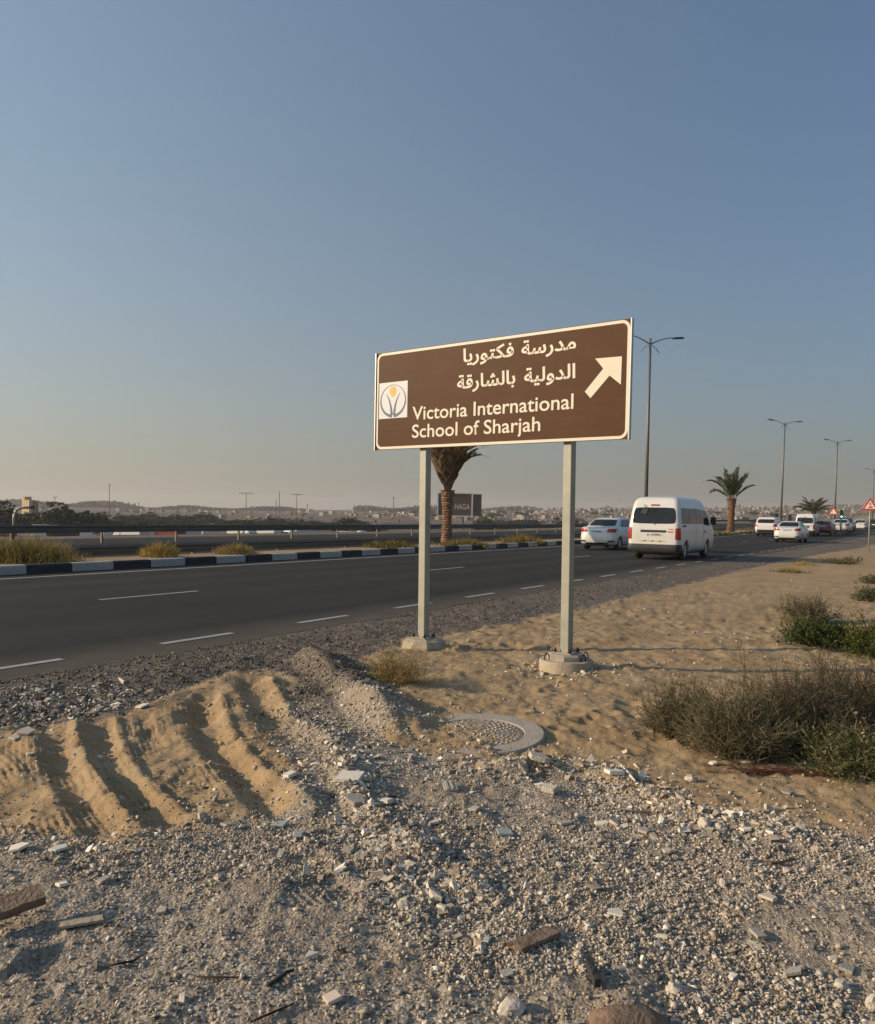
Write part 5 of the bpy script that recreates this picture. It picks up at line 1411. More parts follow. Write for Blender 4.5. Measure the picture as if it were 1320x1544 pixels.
def vehicle(kind, name, paint, loc, rz, label, cat, plate='A 27096', sc=1.0, wheels=None):
    root = empty(name, loc, rz); root.scale = (sc, sc, sc); tag(root, label, cat)
    S = {'sedan': SEDAN, 'suv': SUV, 'van': VAN}[kind]
    S2 = refine(S, 2)
    body = slices_mesh(S2).build('body', paint, root)
    wh = {'sedan': ((0.80, 3.45), 0.30, 0.74), 'suv': ((0.85, 3.70), 0.36, 0.78), 'van': ((0.95, 4.05), 0.335, 0.80)}[kind]
    bvh = BVHTree.FromObject(body, bpy.context.evaluated_depsgraph_get()) if False else None
    bm = bmesh.new(); bm.from_mesh(body.data); bvh = BVHTree.FromBMesh(bm); bm.free()
    cutters = []
    tmpP = root.matrix_world
    body.parent = None
    for yy in wh[0]:
        for sx in (-1, 1):
            mb = MB(); mb.lathe([(wh[1] * 1.17, sx * (wh[2] - 0.16) if sx > 0 else sx * (wh[2] + 0.4)), (wh[1] * 1.17, sx * (wh[2] + 0.4) if sx > 0 else sx * (wh[2] - 0.16))], 32, (0, yy, wh[1]), axis='x')
            cutters.append(mb.build('c', M['blackplastic']))
    cut(body, cutters); body.parent = root
    me = body.data
    me.polygons.foreach_set('use_smooth', [True] * len(me.polygons)); me.set_sharp_from_angle(angle=math.radians(38))
    # underbody and arches
    mb = MB(); L_ = S[3][2]; mb.box((0, L_ / 2, 0.28), (1.15, L_ - 1.0, 0.22)); mb.build('underbody', M['blackplastic'], root)
    for yy in wh[0]:
        for sx in (-1, 1): wheel(root, sx * wh[2], yy, wh[1])
    fw = (0, 1, 0); g = M['glass']
    if kind == 'sedan':
        patch(bvh, [(-.64, -1, 1.085), (.64, -1, 1.085), (.54, -1, 1.375), (-.54, -1, 1.375)], fw, 'rear_window', g, root, 12, 8, rnd=0.06)
        patch(bvh, [(.60, 9, 1.07), (-.60, 9, 1.07), (-.52, 9, 1.39), (.52, 9, 1.39)], (0, -1, 0), 'windscreen', g, root, 10, 6, rnd=0.05)
        for sx in (-1, 1):
            ax = (-sx, 0, 0)
            patch(bvh, [(sx * 3, 1.05, 1.06), (sx * 3, 1.95, 1.04), (sx * 3, 1.95, 1.38), (sx * 3, 1.50, 1.36)], ax, 'side_window', g, root, 8, 6)
            patch(bvh, [(sx * 3, 2.01, 1.04), (sx * 3, 3.00, 1.03), (sx * 3, 2.62, 1.36), (sx * 3, 2.01, 1.385)], ax, 'side_window', g, root, 8, 6)
            patch(bvh, [(sx * .84, -1, .80), (sx * .44, -1, .80), (sx * .52, -1, .96), (sx * .80, -1, .965)], fw, 'tail_light', M['taillight'], root, 8, 4, 0.012, rnd=0.12)
            patch(bvh, [(sx * 3, .03, .80), (sx * 3, .40, .92), (sx * 3, .30, .97), (sx * 3, .08, .95)], ax, 'tail_light', M['taillight'], root, 6, 4, 0.012)
            patch(bvh, [(sx * .80, -1, .36), (sx * .50, -1, .36), (sx * .54, -1, .43), (sx * .80, -1, .44)], fw, 'bumper_vent', M['blackplastic'], root, 4, 3, 0.01)
            patch(bvh, [(sx * 3, 1.55, .86), (sx * 3, 1.78, .86), (sx * 3, 1.78, .89), (sx * 3, 1.55, .89)], ax, 'door_handle', M['chrome'], root, 2, 1, 0.02)
            patch(bvh, [(sx * 3, 1.98, .35), (sx * 3, 2.0, .35), (sx * 3, 2.0, 1.0), (sx * 3, 1.98, 1.0)], ax, 'door_gap', M['blackplastic'], root, 1, 8, 0.004)
            mb = MB(); mb.box((sx * .93, 2.98, 1.06), (.20, .10, .13)); bevel(mb.build('mirror', paint, root), .02)
        patch(bvh, [(-.40, -1, .905), (.40, -1, .905), (.40, -1, .925), (-.40, -1, .925)], fw, 'trim_bar', M['chrome'], root, 4, 1, 0.012)
        patch(bvh, [(-.27, -1, .79), (.27, -1, .79), (.27, -1, .89), (-.27, -1, .89)], fw, 'number_plate', M['plate'], root, 2, 1, 0.014)
        patch(bvh, [(-.50, -1, .26), (.50, -1, .26), (.55, -1, .33), (-.55, -1, .33)], fw, 'lower_valance', M['blackplastic'], root, 6, 2, 0.012)
        py_ = -0.0
        flat_text(plate, 'plate_lettering', .44, .065, M['ink'], root, Matrix.Translation((0, S[4][1] + py_ - 0.003, .84)) @ Matrix.Rotation(PI / 2, 4, 'X'))
    elif kind == 'suv':
        patch(bvh, [(-.74, -1, 1.18), (.74, -1, 1.18), (.66, -1, 1.52), (-.66, -1, 1.52)], fw, 'rear_window', g, root, 12, 8, rnd=0.06)
        for sx in (-1, 1):
            ax = (-sx, 0, 0)
            patch(bvh, [(sx * 3, .55, 1.16), (sx * 3, 1.95, 1.14), (sx * 3, 1.95, 1.56), (sx * 3, .75, 1.54)], ax, 'side_window', g, root, 8, 6)
            patch(bvh, [(sx * 3, 2.01, 1.14), (sx * 3, 3.20, 1.14), (sx * 3, 2.75, 1.55), (sx * 3, 2.01, 1.57)], ax, 'side_window', g, root, 8, 6)
            patch(bvh, [(sx * .90, -1, .86), (sx * .62, -1, .88), (sx * .66, -1, 1.10), (sx * .86, -1, 1.12)], fw, 'tail_light', M['taillight'], root, 6, 4, 0.012)
            mb = MB(); mb.box((sx * 1.02, 3.1, 1.16), (.22, .12, .18)); bevel(mb.build('mirror', paint, root), .02)
        patch(bvh, [(-.27, -1, .86), (.27, -1, .86), (.27, -1, .97), (-.27, -1, .97)], fw, 'number_plate', M['plate'], root, 2, 1, 0.014)
        patch(bvh, [(-.88, -1, .40), (.88, -1, .40), (.88, -1, .60), (-.88, -1, .60)], fw, 'bumper', M['blackplastic'], root, 8, 3, 0.025)
    else:
        patch(bvh, [(-.80, -1, 1.29), (.80, -1, 1.29), (.73, -1, 1.87), (-.73, -1, 1.87)], fw, 'rear_window', g, root, 14, 8, rnd=0.07)
        patch(bvh, [(.80, 9, 1.35), (-.80, 9, 1.35), (-.74, 9, 1.95), (.74, 9, 1.95)], (0, -1, 0), 'windscreen', g, root, 10, 6, rnd=0.05)
        for sx in (-1, 1):
            ax = (-sx, 0, 0)
            patch(bvh, [(sx * 3, .28, 1.30), (sx * 3, 1.30, 1.30), (sx * 3, 1.30, 1.86), (sx * 3, .36, 1.86)], ax, 'side_window', g, root, 8, 6)
            patch(bvh, [(sx * 3, 1.34, 1.30), (sx * 3, 2.30, 1.30), (sx * 3, 2.30, 1.86), (sx * 3, 1.34, 1.86)], ax, 'side_window', g, root, 8, 6)
            patch(bvh, [(sx * 3, 2.34, 1.30), (sx * 3, 3.25, 1.30), (sx * 3, 3.25, 1.84), (sx * 3, 2.34, 1.86)], ax, 'side_window', g, root, 8, 6)
            patch(bvh, [(sx * 3, 3.42, 1.28), (sx * 3, 4.45, 1.20), (sx * 3, 3.95, 1.80), (sx * 3, 3.42, 1.82)], ax, 'front_window', g, root, 8, 6)
            patch(bvh, [(sx * .935, -1, .72), (sx * .79, -1, .74), (sx * .79, -1, 1.14), (sx * .925, -1, 1.15)], fw, 'tail_light', M['taillight'], root, 6, 6, 0.014)
            patch(bvh, [(sx * 3, .02, .74), (sx * 3, .15, .74), (sx * 3, .13, 1.14), (sx * 3, .03, 1.14)], ax, 'tail_light', M['taillight'], root, 3, 6, 0.014)
            patch(bvh, [(sx * 3, .42, 1.185), (sx * 3, .88, 1.185), (sx * 3, .88, 1.25), (sx * 3, .42, 1.25)], ax, 'side_vent', M['blackplastic'], root, 4, 1, 0.008)
            patch(bvh, [(sx * 3, 2.30, .98), (sx * 3, 2.33, .98), (sx * 3, 2.33, 1.14), (sx * 3, 2.30, 1.14)], ax, 'door_handle', M['blackplastic'], root, 1, 2, 0.02)
            patch(bvh, [(sx * 3, 3.42, .98), (sx * 3, 3.62, .98), (sx * 3, 3.62, 1.03), (sx * 3, 3.42, 1.03)], ax, 'door_handle', M['blackplastic'], root, 2, 1, 0.02)
            for yy in (2.24, 3.34):
                patch(bvh, [(sx * 3, yy, .40), (sx * 3, yy + .018, .40), (sx * 3, yy + .018, 2.0), (sx * 3, yy, 2.0)], ax, 'door_gap', M['blackplastic'], root, 1, 12, 0.003)
            mb = MB(); mb.box((sx * 1.07, 4.35, 1.42), (.20, .10, .30)); bevel(mb.build('mirror', M['blackplastic'], root), .03)
        mb = slices_mesh([(.30, -.03, .46, .90, .15), (.34, -.05, .50, .955, .18), (.52, -.05, .50, .962, .18), (.56, -.03, .48, .95, .16)]); mb.build('bumper', M['blackplastic'], root, angle=40)
        patch(bvh, [(-.46, -1, .985), (.46, -1, .985), (.46, -1, 1.065), (-.46, -1, 1.065)], fw, 'tailgate_handle', M['blackplastic'], root, 4, 1, 0.014)
        patch(bvh, [(-.28, -1, .855), (.32, -1, .855), (.32, -1, .955), (-.28, -1, .955)], fw, 'number_plate', M['plate'], root, 2, 1, 0.012)
        flat_text(plate, 'plate_lettering', .50, .066, M['ink'], root, Matrix.Translation((0.02, -0.022, .905)) @ Matrix.Rotation(PI / 2, 4, 'X'))
        patch(bvh, [(-.16, -1, 1.93), (.16, -1, 1.93), (.16, -1, 1.975), (-.16, -1, 1.975)], fw, 'brake_light', M['taillight'], root, 3, 1, 0.02)
        for k in range(7):
            x0 = -.49 + k * .14
            patch(bvh, [(x0, -1, .655), (x0 + .10, -1, .655), (x0 + .10, -1, .69), (x0, -1, .69)], fw, 'reflector_strip', M['yellow'] if k % 2 == 0 else M['blackplastic'], root, 1, 1, 0.008)
        patch(bvh, [(-.50, -1, 1.66), (-.28, -1, 1.62), (-.24, -1, 1.80), (-.40, -1, 1.86)], fw, 'rear_mirror', M['blackplastic'], root, 2, 2, 0.04)
        mb = MB(); mb.tube([(-.36, 0.08, 1.75), (-.37, .14, 1.98)], .012, 6); mb.build('mirror_arm', M['blackplastic'], root)
        mb = MB(); mb.tube([(.05, -0.0, 1.25), (.0, .03, 1.35), (-.02, .06, 1.45)], .01, 6); mb.build('wiper', M['blackplastic'], root)
        flat_text('DUBAI', 'rear_lettering', .17, .045, M['redink'], root, Matrix.Translation((.63, -0.010, 1.10)) @ Matrix.Rotation(PI / 2, 4, 'X')) if False else None
        patch(bvh, [(.55, -1, 1.09), (.72, -1, 1.09), (.72, -1, 1.115), (.55, -1, 1.115)], fw, 'rear_lettering', M['redink'], root, 1, 1, 0.008)
        patch(bvh, [(.52, -1, .99), (.72, -1, .99), (.72, -1, 1.03), (.52, -1, 1.03)], fw, 'rear_lettering', M['redink'], root, 1, 1, 0.008)
    return root
# placed by the middle of the rear bumper's foot
def place_rear(px, py, zoff=0.0):
    p = at(px, py, 0.0)
    for _ in range(3):
        s_, t_ = st_of(p.x, p.y); p = at(px, py, float(rise(s_)) + 0.005)
    return (p.x, p.y, p.z)
vehicle('van', 'minibus', M['carwhite'], place_rear(984, 844), -RA, 'white high roofed minibus seen from behind in the near lane', 'minibus', sc=1.0)
vehicle('sedan', 'car', M['carwhite'], place_rear(899, 829), -RA, 'white saloon in the far lane left of the minibus', 'car', plate='C 41852')
vehicle('sedan', 'car', M['carwhite'], place_rear(1186, 818), -RA, 'nearest white saloon in the queue right of the minibus', 'car', plate='B 60713')
vehicle('suv', 'car', M['carwhite'], place_rear(1154, 809), -RA, 'white off roader left of the queue of traffic', 'car')
vehicle('van', 'minivan', M['carwhite'], place_rear(1213, 808), -RA, 'white minivan ahead of the nearest saloon in the queue', 'van', plate='D 33520', sc=0.90)
vehicle('sedan', 'car', M['carred'], place_rear(1240, 806), -RA, 'red car just right of the white minivan', 'car', sc=0.9)
def place_far(px, py, D): p = atd(px, py, D); return (p.x, p.y, p.z)
vehicle('sedan', 'car', M['carwhite'], place_far(1266, 804, 86), -RA, 'white saloon below the green traffic signal', 'car', plate='F 91846')
vehicle('suv', 'car', M['cardark'], place_far(1272, 803.0, 97), -RA, 'dark off roader half hidden behind the saloon under the green signal', 'car')
vehicle('sedan', 'car', M['carwhite'], place_far(1296, 800, 112), -RA, 'farthest white saloon left of the warning sign', 'car')
vehicle('suv', 'car', M['cardark'], place_far(1318, 801, 118), -RA, 'dark car cut by the right edge behind the warning sign', 'car')

# parked vehicles in the lot beyond the opposite road: small boxes with cab, cargo box and wheels
def small_truck(loc, rz, L_, W_, H_, col, cabcol, label, name='parked_truck', cat='truck'):
    root = empty(name, loc, rz); tag(root, label, cat, 'vehicles parked beyond the opposite road')
    mb = MB(); mb.box((0, 0.5, 0.55 + H_ / 2), (W_, L_ * 0.66, H_)); b = mb.build('cargo_box', col, root); bevel(b, 0.05, 1)
    mb = slices_mesh([(.4, L_ * .36 + .5, L_ * .62 + .5, W_ * .48, .15), (1.1, L_ * .36 + .5, L_ * .64 + .5, W_ * .48, .15), (1.8, L_ * .36 + .5, L_ * .55 + .5, W_ * .45, .15), (1.95, L_ * .38 + .5, L_ * .50 + .5, W_ * .40, .15)], 3, 2)
    mb.build('cab', cabcol, root)
    mb = MB(); mb.box((0, L_ * .62 + .42, 1.45), (W_ * .8, .1, .45), Matrix.Rotation(-0.2, 3, 'X')); mb.build('windscreen', M['glass'], root)
    for yy in (-L_ * .2, L_ * .5):
        for sx in (-1, 1):
            mb = MB(); mb.lathe([(.38, -0.12), (.38, 0.12)], 16, (sx * W_ * .44, yy + .4, .38), axis='x'); mb.build('wheel', M['tyre'], root)
    return root
lot = [(8, 108, 'carred', 'red truck at the left edge seen under the guardrail'), (62, 112, 'carwhite', 'white truck nearest the bent pole seen under the rail'), (90, 100, 'cardark', 'dark truck second right of the bent pole'),
       (112, 104, 'carwhite', 'white box truck right of the dark truck'), (168, 110, 'carwhite', 'lone white van like truck under the rail left of centre'), (209, 104, 'carwhite', 'white truck left of the blue one'),
       (222, 106, 'blue_van', 'blue truck under the guardrail'), (235, 112, 'carwhite', 'white truck directly right of the blue one'), (262, 104, 'carred', 'red and dark truck right of the blue and white pair'),
       (290, 108, 'carwhite', 'white truck first of a trio right of the red one'), (304, 116, 'carwhite', 'white truck last of a trio right of the red one'), (356, 112, 'carwhite', 'white truck standing alone above the straw clump'),
       (410, 118, 'carwhite', 'long white truck left of the twin pylons foot'), (460, 124, 'carwhite', 'white truck among dry bushes under the right pylon'), (522, 128, 'carwhite', 'white truck left of the left sign post')]
for i, (px, D, c, lab) in enumerate(lot):
    p = atd(px, 815, D); z_ = tz(p.x, p.y)
    small_truck((p.x, p.y, z_), rng.choice([0.3, -1.3, 1.2, 2.4, -2.0]), rng.uniform(4.0, 5.5), 1.8, rng.uniform(1.2, 1.7), M[c], M['carwhite'] if c != 'carwhite' or i % 3 else M['cardark'], lab)
for i, (px, D, lab) in enumerate(((762, 150, 'tiny white car parked beyond the rail between the sign posts'), (807, 158, 'tiny white car beside a dark one near the right sign post'), (838, 160, 'tiny white car hidden partly by the right sign post'), (652, 165, 'tiny white car beyond the rail by the palm'))):
    p = atd(px, 800, D); vehicle('sedan', 'car', M['carwhite'], (p.x, p.y, tz(p.x, p.y)), 1.2 + i, lab, 'car')

# ------------------------------------------------------------------ signals and warning sign
p = atd(1310, 826, 45.0); pz = tz(p.x, p.y)
ws = empty('warning_sign', (p.x, p.y, pz), -RA * 0.9); tag(ws, 'triangular red bordered warning sign on a thin pole at the right edge', 'sign')
ztop = atd(1312, 750, 45.0).z - pz
mb = MB(); mb.tube([(0, 0.04, -0.2), (0, 0.04, ztop - 0.05)], 0.035, 10); mb.build('pole', M['galv'], ws, smooth=True)
def tri(h, z0): return [(-h * 0.6, z0), (h * 0.6, z0), (0.0, z0 + h)]
MW = Matrix(((1, 0, 0), (0, 0, -1), (0, 1, 0)))
mb = MB(); mb.prism(tri(0.68, ztop - 0.68), -0.01, 0.0, MW); tp_ = mb.build('red_plate', M['warn_red'], ws)
mb = MB(); mb.prism(tri(0.44, ztop - 0.60), 0.002, 0.006, MW); mb.build('white_field', M['sign_white'], ws)
mb = MB(); mb.prism([(-.05, ztop - .40), (.05, ztop - .40), (.03, ztop - .28), (-.03, ztop - .28)], 0.007, 0.01, MW); mb.prism([(-.10, ztop - .56), (.11, ztop - .56), (.12, ztop - .48), (-.02, ztop - .46)], 0.007, 0.01, MW); mb.build('pictogram', M['warn_red'], ws)
def signal(px, py, D, label, lit=True, s=1.0, group=None):
    p = atd(px, py, D); gz = tz(p.x, p.y)
    r = empty('traffic_signal', (p.x, p.y, gz), -RA * 0.6); tag(r, label, 'traffic light', group)
    hz = p.z - gz
    mb = MB(); mb.tube([(0, 0.2, 0), (0, 0.2, hz)], 0.07, 8); mb.build('pole', M['lamp_metal'], r, smooth=True)
    mb = MB(); mb.box((0, 0, hz + 0.35 * s), (0.42 * s, 0.22, 1.15 * s)); h = mb.build('housing', M['green_signal'] if lit else M['blackplastic'], r); bevel(h, 0.06, 2)
    for k in range(3):
        mb = MB(); zc = hz + (0.0 + 0.36 * k) * s
        MX = Matrix.Rotation(PI / 2, 3, 'X')
        mb.prism([(0.13 * s * math.cos(a * PI / 8), 0.13 * s * math.sin(a * PI / 8)) for a in range(16)], 0.115, 0.13, MX)
        for i, v in enumerate(mb.v): mb.v[i] = (v[0], v[1], v[2] + zc)
        mb.build('lens', M['green_lit'] if (lit and k == 0) else M['blackplastic'], h)
    return r
signal(1269, 779, 84, 'green traffic signal glowing above the white saloon', True, 0.75)
signal(1171, 786, 120, 'dark traffic signal head above the white off roader', False, 1.2)
signal(1191, 786, 124, 'dark traffic signal head between the saloon and the minivan', False, 1.1)
p = atd(1257, 776, 80); gz = tz(p.x, p.y)
r = empty('small_sign', (p.x, p.y, gz), -RA); tag(r, 'tiny triangular sign left of the green signal', 'sign')
mb = MB(); mb.tube([(0, 0.03, 0), (0, 0.03, p.z - gz)], 0.03, 6); mb.build('pole', M['galv'], r)
mb = MB(); mb.prism(tri(0.8, p.z - gz), -0.01, 0.0, MW); mb.build('plate', M['warn_red'], r)
mb = MB(); mb.prism(tri(0.5, p.z - gz + 0.08), 0.002, 0.006, MW); mb.build('field', M['sign_white'], r)

# ------------------------------------------------------------------ billboard behind the palm
D = 190.0; k_ = D / FPX
c0_ = atd(661, 777, D); c1_ = atd(711, 745, D)
bw, bh = (711 - 661) * k_, (777 - 744) * k_
bb = empty('billboard', (c0_.x, c0_.y, tz(c0_.x, c0_.y)), 0.0); tag(bb, 'brown billboard with gold letters behind the palm trunk', 'billboard')
zb = c0_.z - tz(c0_.x, c0_.y)
mb = MB(); mb.box((bw / 2, 0.2, zb + bh / 2), (bw, 0.4, bh)); mb.build('board', M['board_brown'], bb)
mb = MB()
for (cx, cz, w_, h_) in ((bw / 2, zb + bh + .1, bw + .5, .25), (bw / 2, zb - .1, bw + .5, .25), (-.12, zb + bh / 2, .25, bh), (bw + .12, zb + bh / 2, .25, bh)): mb.box((cx, -0.02, cz), (w_, .3, h_))
mb.build('frame', M['plate'], bb)
mb = MB(); mb.box((bw + 1.3, 1.2, zb + bh / 2), (1.9, 2.0, bh)); mb.build('side_panel', M['board_brown'], bb)
for xx in (bw * .25, bw * .75): mb = MB(); mb.tube([(xx, .3, 0), (xx, .3, zb)], .2, 8); mb.build('leg', M['lamp_metal'], bb)
flat_text('AL HAGA', 'lettering', bw * 0.70, bh * 0.26, M['board_letters'], bb, Matrix.Translation((bw * .60, -0.03, zb + bh * 0.42)) @ Matrix.Rotation(PI / 2, 4, 'X'))

# ------------------------------------------------------------------ distant masts
def mast(px, top, D, w=0.0, label='', kind='mast', base=790):
    p = atd(px, 800, D); gz = tz(p.x, p.y); zt_ = atd(px, top, D).z - gz
    r = empty(kind, (p.x, p.y, gz)); tag(r, label, kind.split('_')[-1])
    rr_ = max(0.10, 0.55 * D / FPX)
    mb = MB(); mb.tube([(0, 0, 0), (0, 0, zt_)], [rr_ * 1.2, rr_ * 0.8], 8); mb.build('pole', M['lamp_metal'], r)
    if w:
        ww = w * D / FPX
        mb = MB(); mb.box((0, 0, zt_ - rr_), (ww, rr_ * 1.2, rr_ * 1.6)); mb.build('crossarm', M['lamp_metal'], r)
    return r
mast(371, 743, 420, 22, 'left of two T shaped pylons on the plain', 'power_pylon')
mast(447, 745, 440, 17, 'right of two T shaped pylons on the plain', 'power_pylon')
mast(165, 730, 230, 4, 'tallest thin mast on the plain at the left', 'floodlight_mast')
mast(83, 749, 260, 6, 'short mast rising out of the dark trees at the left', 'floodlight_mast')
mast(209, 758, 300, 2, 'short mast right of the tallest thin mast', 'floodlight_mast')
mast(421, 741, 300, 1.5, 'slim mast between the two T shaped pylons', 'floodlight_mast')
mast(416, 752, 330, 0, 'lower stub of a mast beside the slim one', 'floodlight_mast')
mast(463, 760, 320, 2, 'low mast right of the right T shaped pylon', 'floodlight_mast')
mast(593, 750, 430, 4, 'low mast left of the left sign post', 'floodlight_mast')

# ------------------------------------------------------------------ trees on the plain
def crown_mesh(seed, n=2800, cols=None, lf=0.36):
    R = np.random.RandomState(seed)
    cl = R.normal(0, 0.42, (16, 3)) * np.array([1, 1, 0.55]); cl[:, 2] += 0.15; cr_ = R.uniform(0.28, 0.5, 16)
    i = R.randint(0, 16, n); d = R.normal(size=(n, 3)); d /= np.linalg.norm(d, axis=1, keepdims=True)
    P = cl[i] + d * (cr_[i] * R.uniform(0.6, 1.0, n))[:, None]
    P[:, 2] = np.maximum(P[:, 2], -0.45)
    l_ = R.uniform(0.5, 1.2, n) * lf * 0.5
    return merge([leaves(P, d + R.normal(0, 0.7, (n, 3)), l_, l_ * 0.8, colr(R, n, cols or [(0.035, 0.045, 0.02), (0.05, 0.058, 0.028), (0.065, 0.07, 0.035)], 0.3), R)])
crowns = []
for sd in range(4):
    V_, F_, C_ = crown_mesh(300 + sd)
    o = np_mesh('crown', V_, F_, M['leaf'], False, {'tint': C_}); crowns.append(o.data); bpy.data.objects.remove(o)
trunk_mb = MB(); trunk_mb.tube([(0, 0, 0), (0.03, 0, 0.3), (0, 0.02, 0.75)], [0.07, 0.05, 0.03], 6); trunk_me = trunk_mb.mesh('trunk'); trunk_me.materials.append(M['bark_palm'])
def tree(px, D, wpx, hpx, label, group, i=0, basepx=None):
    p = atd(px, 800, D); z_ = tz(p.x, p.y); k = D / FPX; W_, H_ = wpx * k, hpx * k
    if basepx: z_ = atd(px, basepx, D).z
    r = empty('tree', (p.x, p.y, z_ - 0.1), rng.uniform(0, 6)); tag(r, label, 'tree', group)
    o = bpy.data.objects.new('crown', crowns[i % 4]); COL.objects.link(o); o.parent = r; o.location = (0, 0, H_ * 0.52); o.scale = (W_ / 1.7, W_ / 1.7, H_ * 0.52)
    o = bpy.data.objects.new('trunk', trunk_me); COL.objects.link(o); o.parent = r; o.scale = (H_, H_, H_ * 0.75)
    return r
TR = [(-14, 170, 60, 36, 'dark tree at the very left edge of the plain'), (14, 175, 46, 30, 'dark tree left of the ribbed tower'), (44, 168, 44, 24, 'low dark tree under the ribbed tower'), (70, 165, 42, 30, 'dark tree right of the ribbed tower'),
      (104, 160, 62, 38, 'largest rounded dark tree of the left group'), (128, 170, 40, 30, 'dark tree at the right end of the left group'), (146, 220, 30, 24, 'paler rounded tree just right of the left group'), (160, 210, 26, 14, 'low tree at the foot of the tallest mast')]
for i, (px, D, w, h, lab) in enumerate(TR): tree(px, D, w, h, lab, None, i)
for i in range(100):
    px = rng.uniform(168, 560) if i < 66 else rng.uniform(725, 870)
    D = rng.uniform(190, 330); tree(px, D, rng.uniform(14, 34), rng.uniform(8, 15), 'small dark tree in the belt of trees on the plain behind the guardrail', 'belt of small trees on the plain', i)
tree(524, 240, 24, 20, 'rounder dark tree standing out left of the left sign post', None, 1)
for i in range(40):
    px = rng.uniform(560, 1330); D = rng.uniform(420, 1000)
    tree(px, D, rng.uniform(7, 13), rng.uniform(4, 7), 'tiny dark tree among the houses of the hillside town', 'tiny trees in the hillside town', i)
# woodland along the ridge at the left
R = np.random.RandomState(77); parts = []
for (x0, x1, n, hp) in ((-60, 215, 900, 6), (215, 470, 600, 4), (545, 650, 300, 5), (655, 800, 400, 3.5)):
    px = R.uniform(x0, x1, n)
    for q in px:
        D = R.uniform(1150, 1480); d = ray(q, 770); xx, yy = d.x / d.y * D, D
        parts.append((xx, yy, hp * D / FPX * (0.55 + 0.6 * R.rand()) * (1 + 0.4 * math.sin(q * 0.05))))
pp = np.array(parts); zz = terrain(pp[:, 0], pp[:, 1])
n = len(pp); k = 6; P = np.repeat(np.stack([pp[:, 0], pp[:, 1], zz], 1), k * 4, 0); H_ = np.repeat(pp[:, 2], k * 4)
d = R.normal(size=(len(P), 3)); d[:, 2] = np.abs(d[:, 2]); P = P + R.normal(0, 1, P.shape) * np.stack([H_ * .9, H_ * .9, H_ * 0], 1); P[:, 2] += H_ * R.uniform(0, .8, len(P))
V_, F_, C_ = merge([leaves(P, d, H_ * .5, H_ * .5, colr(R, len(P), [(0.035, 0.04, 0.028), (0.05, 0.052, 0.035)]), R)])
o = np_mesh('distant_woodland', V_, F_, M['leaf'], False, {'tint': C_}); tag(o, 'dark line of far woodland along the horizon', 'woodland', None, 'stuff')

# ------------------------------------------------------------------ hillside town
def house_mesh(seed, mat):
    R = random.Random(seed); mb = MB()
    w, d, h = 1.0, R.uniform(0.7, 1.1), R.uniform(0.45, 0.75)
    mb.box((0, 0, h / 2), (w, d, h))
    if R.random() < 0.7: mb.box((R.uniform(-.2, .2), 0, h + 0.12), (w * R.uniform(.3, .6), d * .6, 0.24))
    mb.box((0, -d / 2 + 0.02, h + 0.03), (w * 1.0, 0.03, 0.06)); mb.box((-w / 2 + .02, 0, h + 0.03), (0.03, d * .9, 0.06))
    mb.mi = 1
    for k in range(3):
        for lv in range(1 if h < 0.55 else 2):
            mb.box((-w * .33 + k * w * .33, -d / 2, h * (0.3 if lv == 0 else 0.72)), (w * .12, 0.03, h * .18)); mb.box((-w / 2, -d * .28 + k * d * .28, h * (0.3 if lv == 0 else 0.72)), (0.03, d * .12, h * .18))
    me = mb.mesh('house'); me.materials.append(mat); me.materials.append(M['window_dark']); return me
HM = [house_mesh(i, [M['wall_cream'], M['wall_pink'], M['wall_white'], M['wall_pink'], M['wall_cream'], M['wall_pink']][i]) for i in range(6)]
R = random.Random(55)
cnt = 0
def house(px, D, wpx, lab, grp, i, nm='house'):
    global cnt
    d = ray(px, 780); xx, yy = d.x / d.y * D, D
    s_, t_ = st_of(xx, yy)
    if t_ < 45: return
    o = bpy.data.objects.new(nm, HM[i % 6]); COL.objects.link(o)
    w = wpx * D / FPX; w *= 0.8; o.scale = (w, w, w * R.uniform(0.6, 0.95)); o.location = (xx, yy, tz(xx, yy) - 0.3); o.rotation_euler = (0, 0, R.uniform(-1.2, 0.3))
    tag(o, lab, 'house', grp); cnt += 1
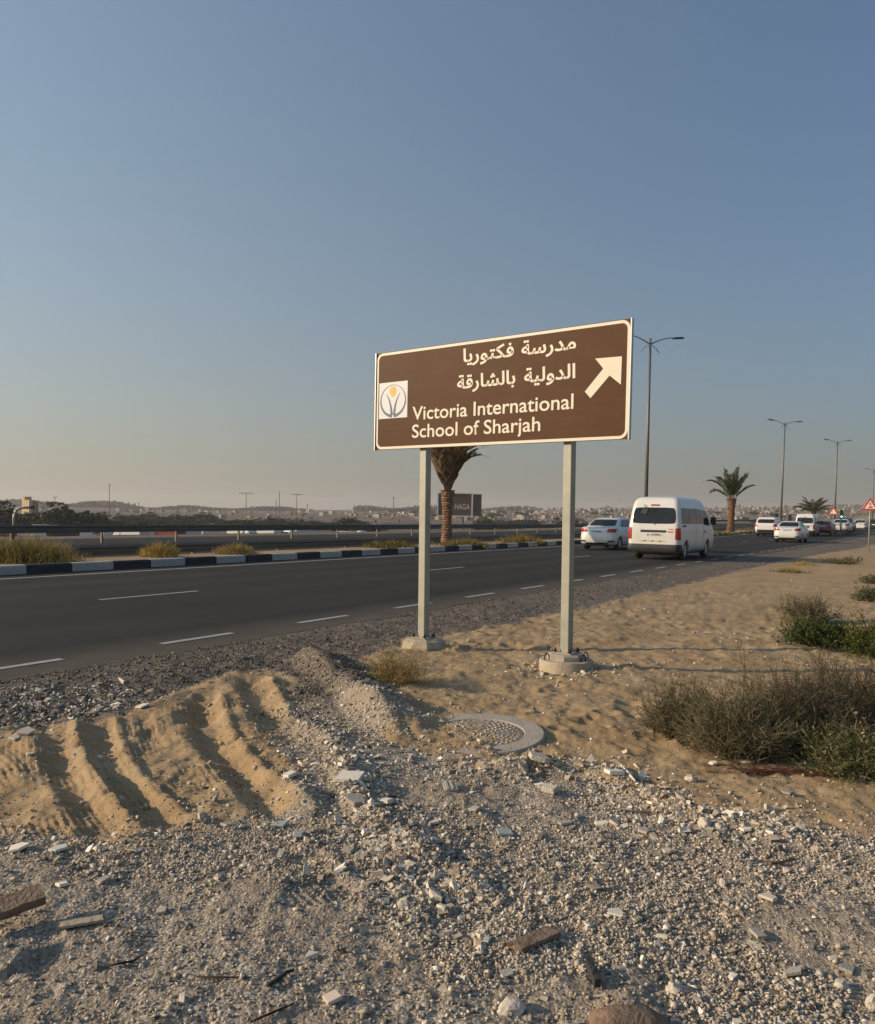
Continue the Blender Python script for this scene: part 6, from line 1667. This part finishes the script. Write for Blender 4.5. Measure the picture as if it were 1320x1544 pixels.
for i in range(60): house(R.uniform(700, 940), R.uniform(330, 560), R.uniform(9, 15), 'larger cream villa at the near foot of the hillside town', 'nearer villas below the town', i)
for i in range(175): house(R.uniform(690, 1340), R.uniform(560, 1450), R.uniform(5, 10), 'small pale house in the distant hillside town', 'houses of the distant hillside town', i)
for i in range(110): house(R.uniform(180, 700), R.uniform(330, 1000), R.uniform(5, 11), 'small low house scattered on the plain left of the palm', 'scattered houses on the plain', i)
# the remaining far buildings as one mass
mb = MB(); R2 = random.Random(9)
for i in range(1500):
    px = R2.uniform(560, 1345); D = R2.uniform(600, 1480); d = ray(px, 780); xx, yy = d.x / d.y * D, D
    if st_of(xx, yy)[1] < 60: continue
    w = R2.uniform(2.0, 4.8) * D / FPX; h = w * R2.uniform(0.35, 0.7)
    mb.mi = R2.choice([0, 0, 1, 1, 1, 2]); mb.box((xx, yy, h / 2), (w, w * .8, h), Matrix.Rotation(R2.uniform(0, 1.5), 3, 'Z'))
va = np.array(mb.v).reshape(-1, 8, 3); cz = terrain(va[:, :, 0].mean(1), va[:, :, 1].mean(1)); va[:, :, 2] += cz[:, None] - 0.3
mb.v = [tuple(v) for v in va.reshape(-1, 3)]
o = mb.build('far_town', [M['wall_cream'], M['wall_pink'], M['wall_white']]); tag(o, 'dense mass of tiny buildings covering the far hillside', 'town', None, 'stuff')

# ------------------------------------------------------------------ haze
mb = MB(); mb.box((0, 1200, 13), (5200, 5200, 96)); hz_o = mb.build('haze', None)
m = bpy.data.materials.new('haze_air'); m.use_nodes = True; nt = m.node_tree; nt.nodes.clear()
ou = nt.nodes.new('ShaderNodeOutputMaterial'); pv = nt.nodes.new('ShaderNodeVolumePrincipled')
pv.inputs['Color'].default_value = (0.95, 0.93, 0.92, 1); pv.inputs['Density'].default_value = 0.00028; pv.inputs['Anisotropy'].default_value = 0.2
nt.links.new(pv.outputs[0], ou.inputs['Volume']); hz_o.data.materials.append(m)
tag(hz_o, kind='stuff')
print('houses', cnt, 'objects', len(bpy.data.objects))
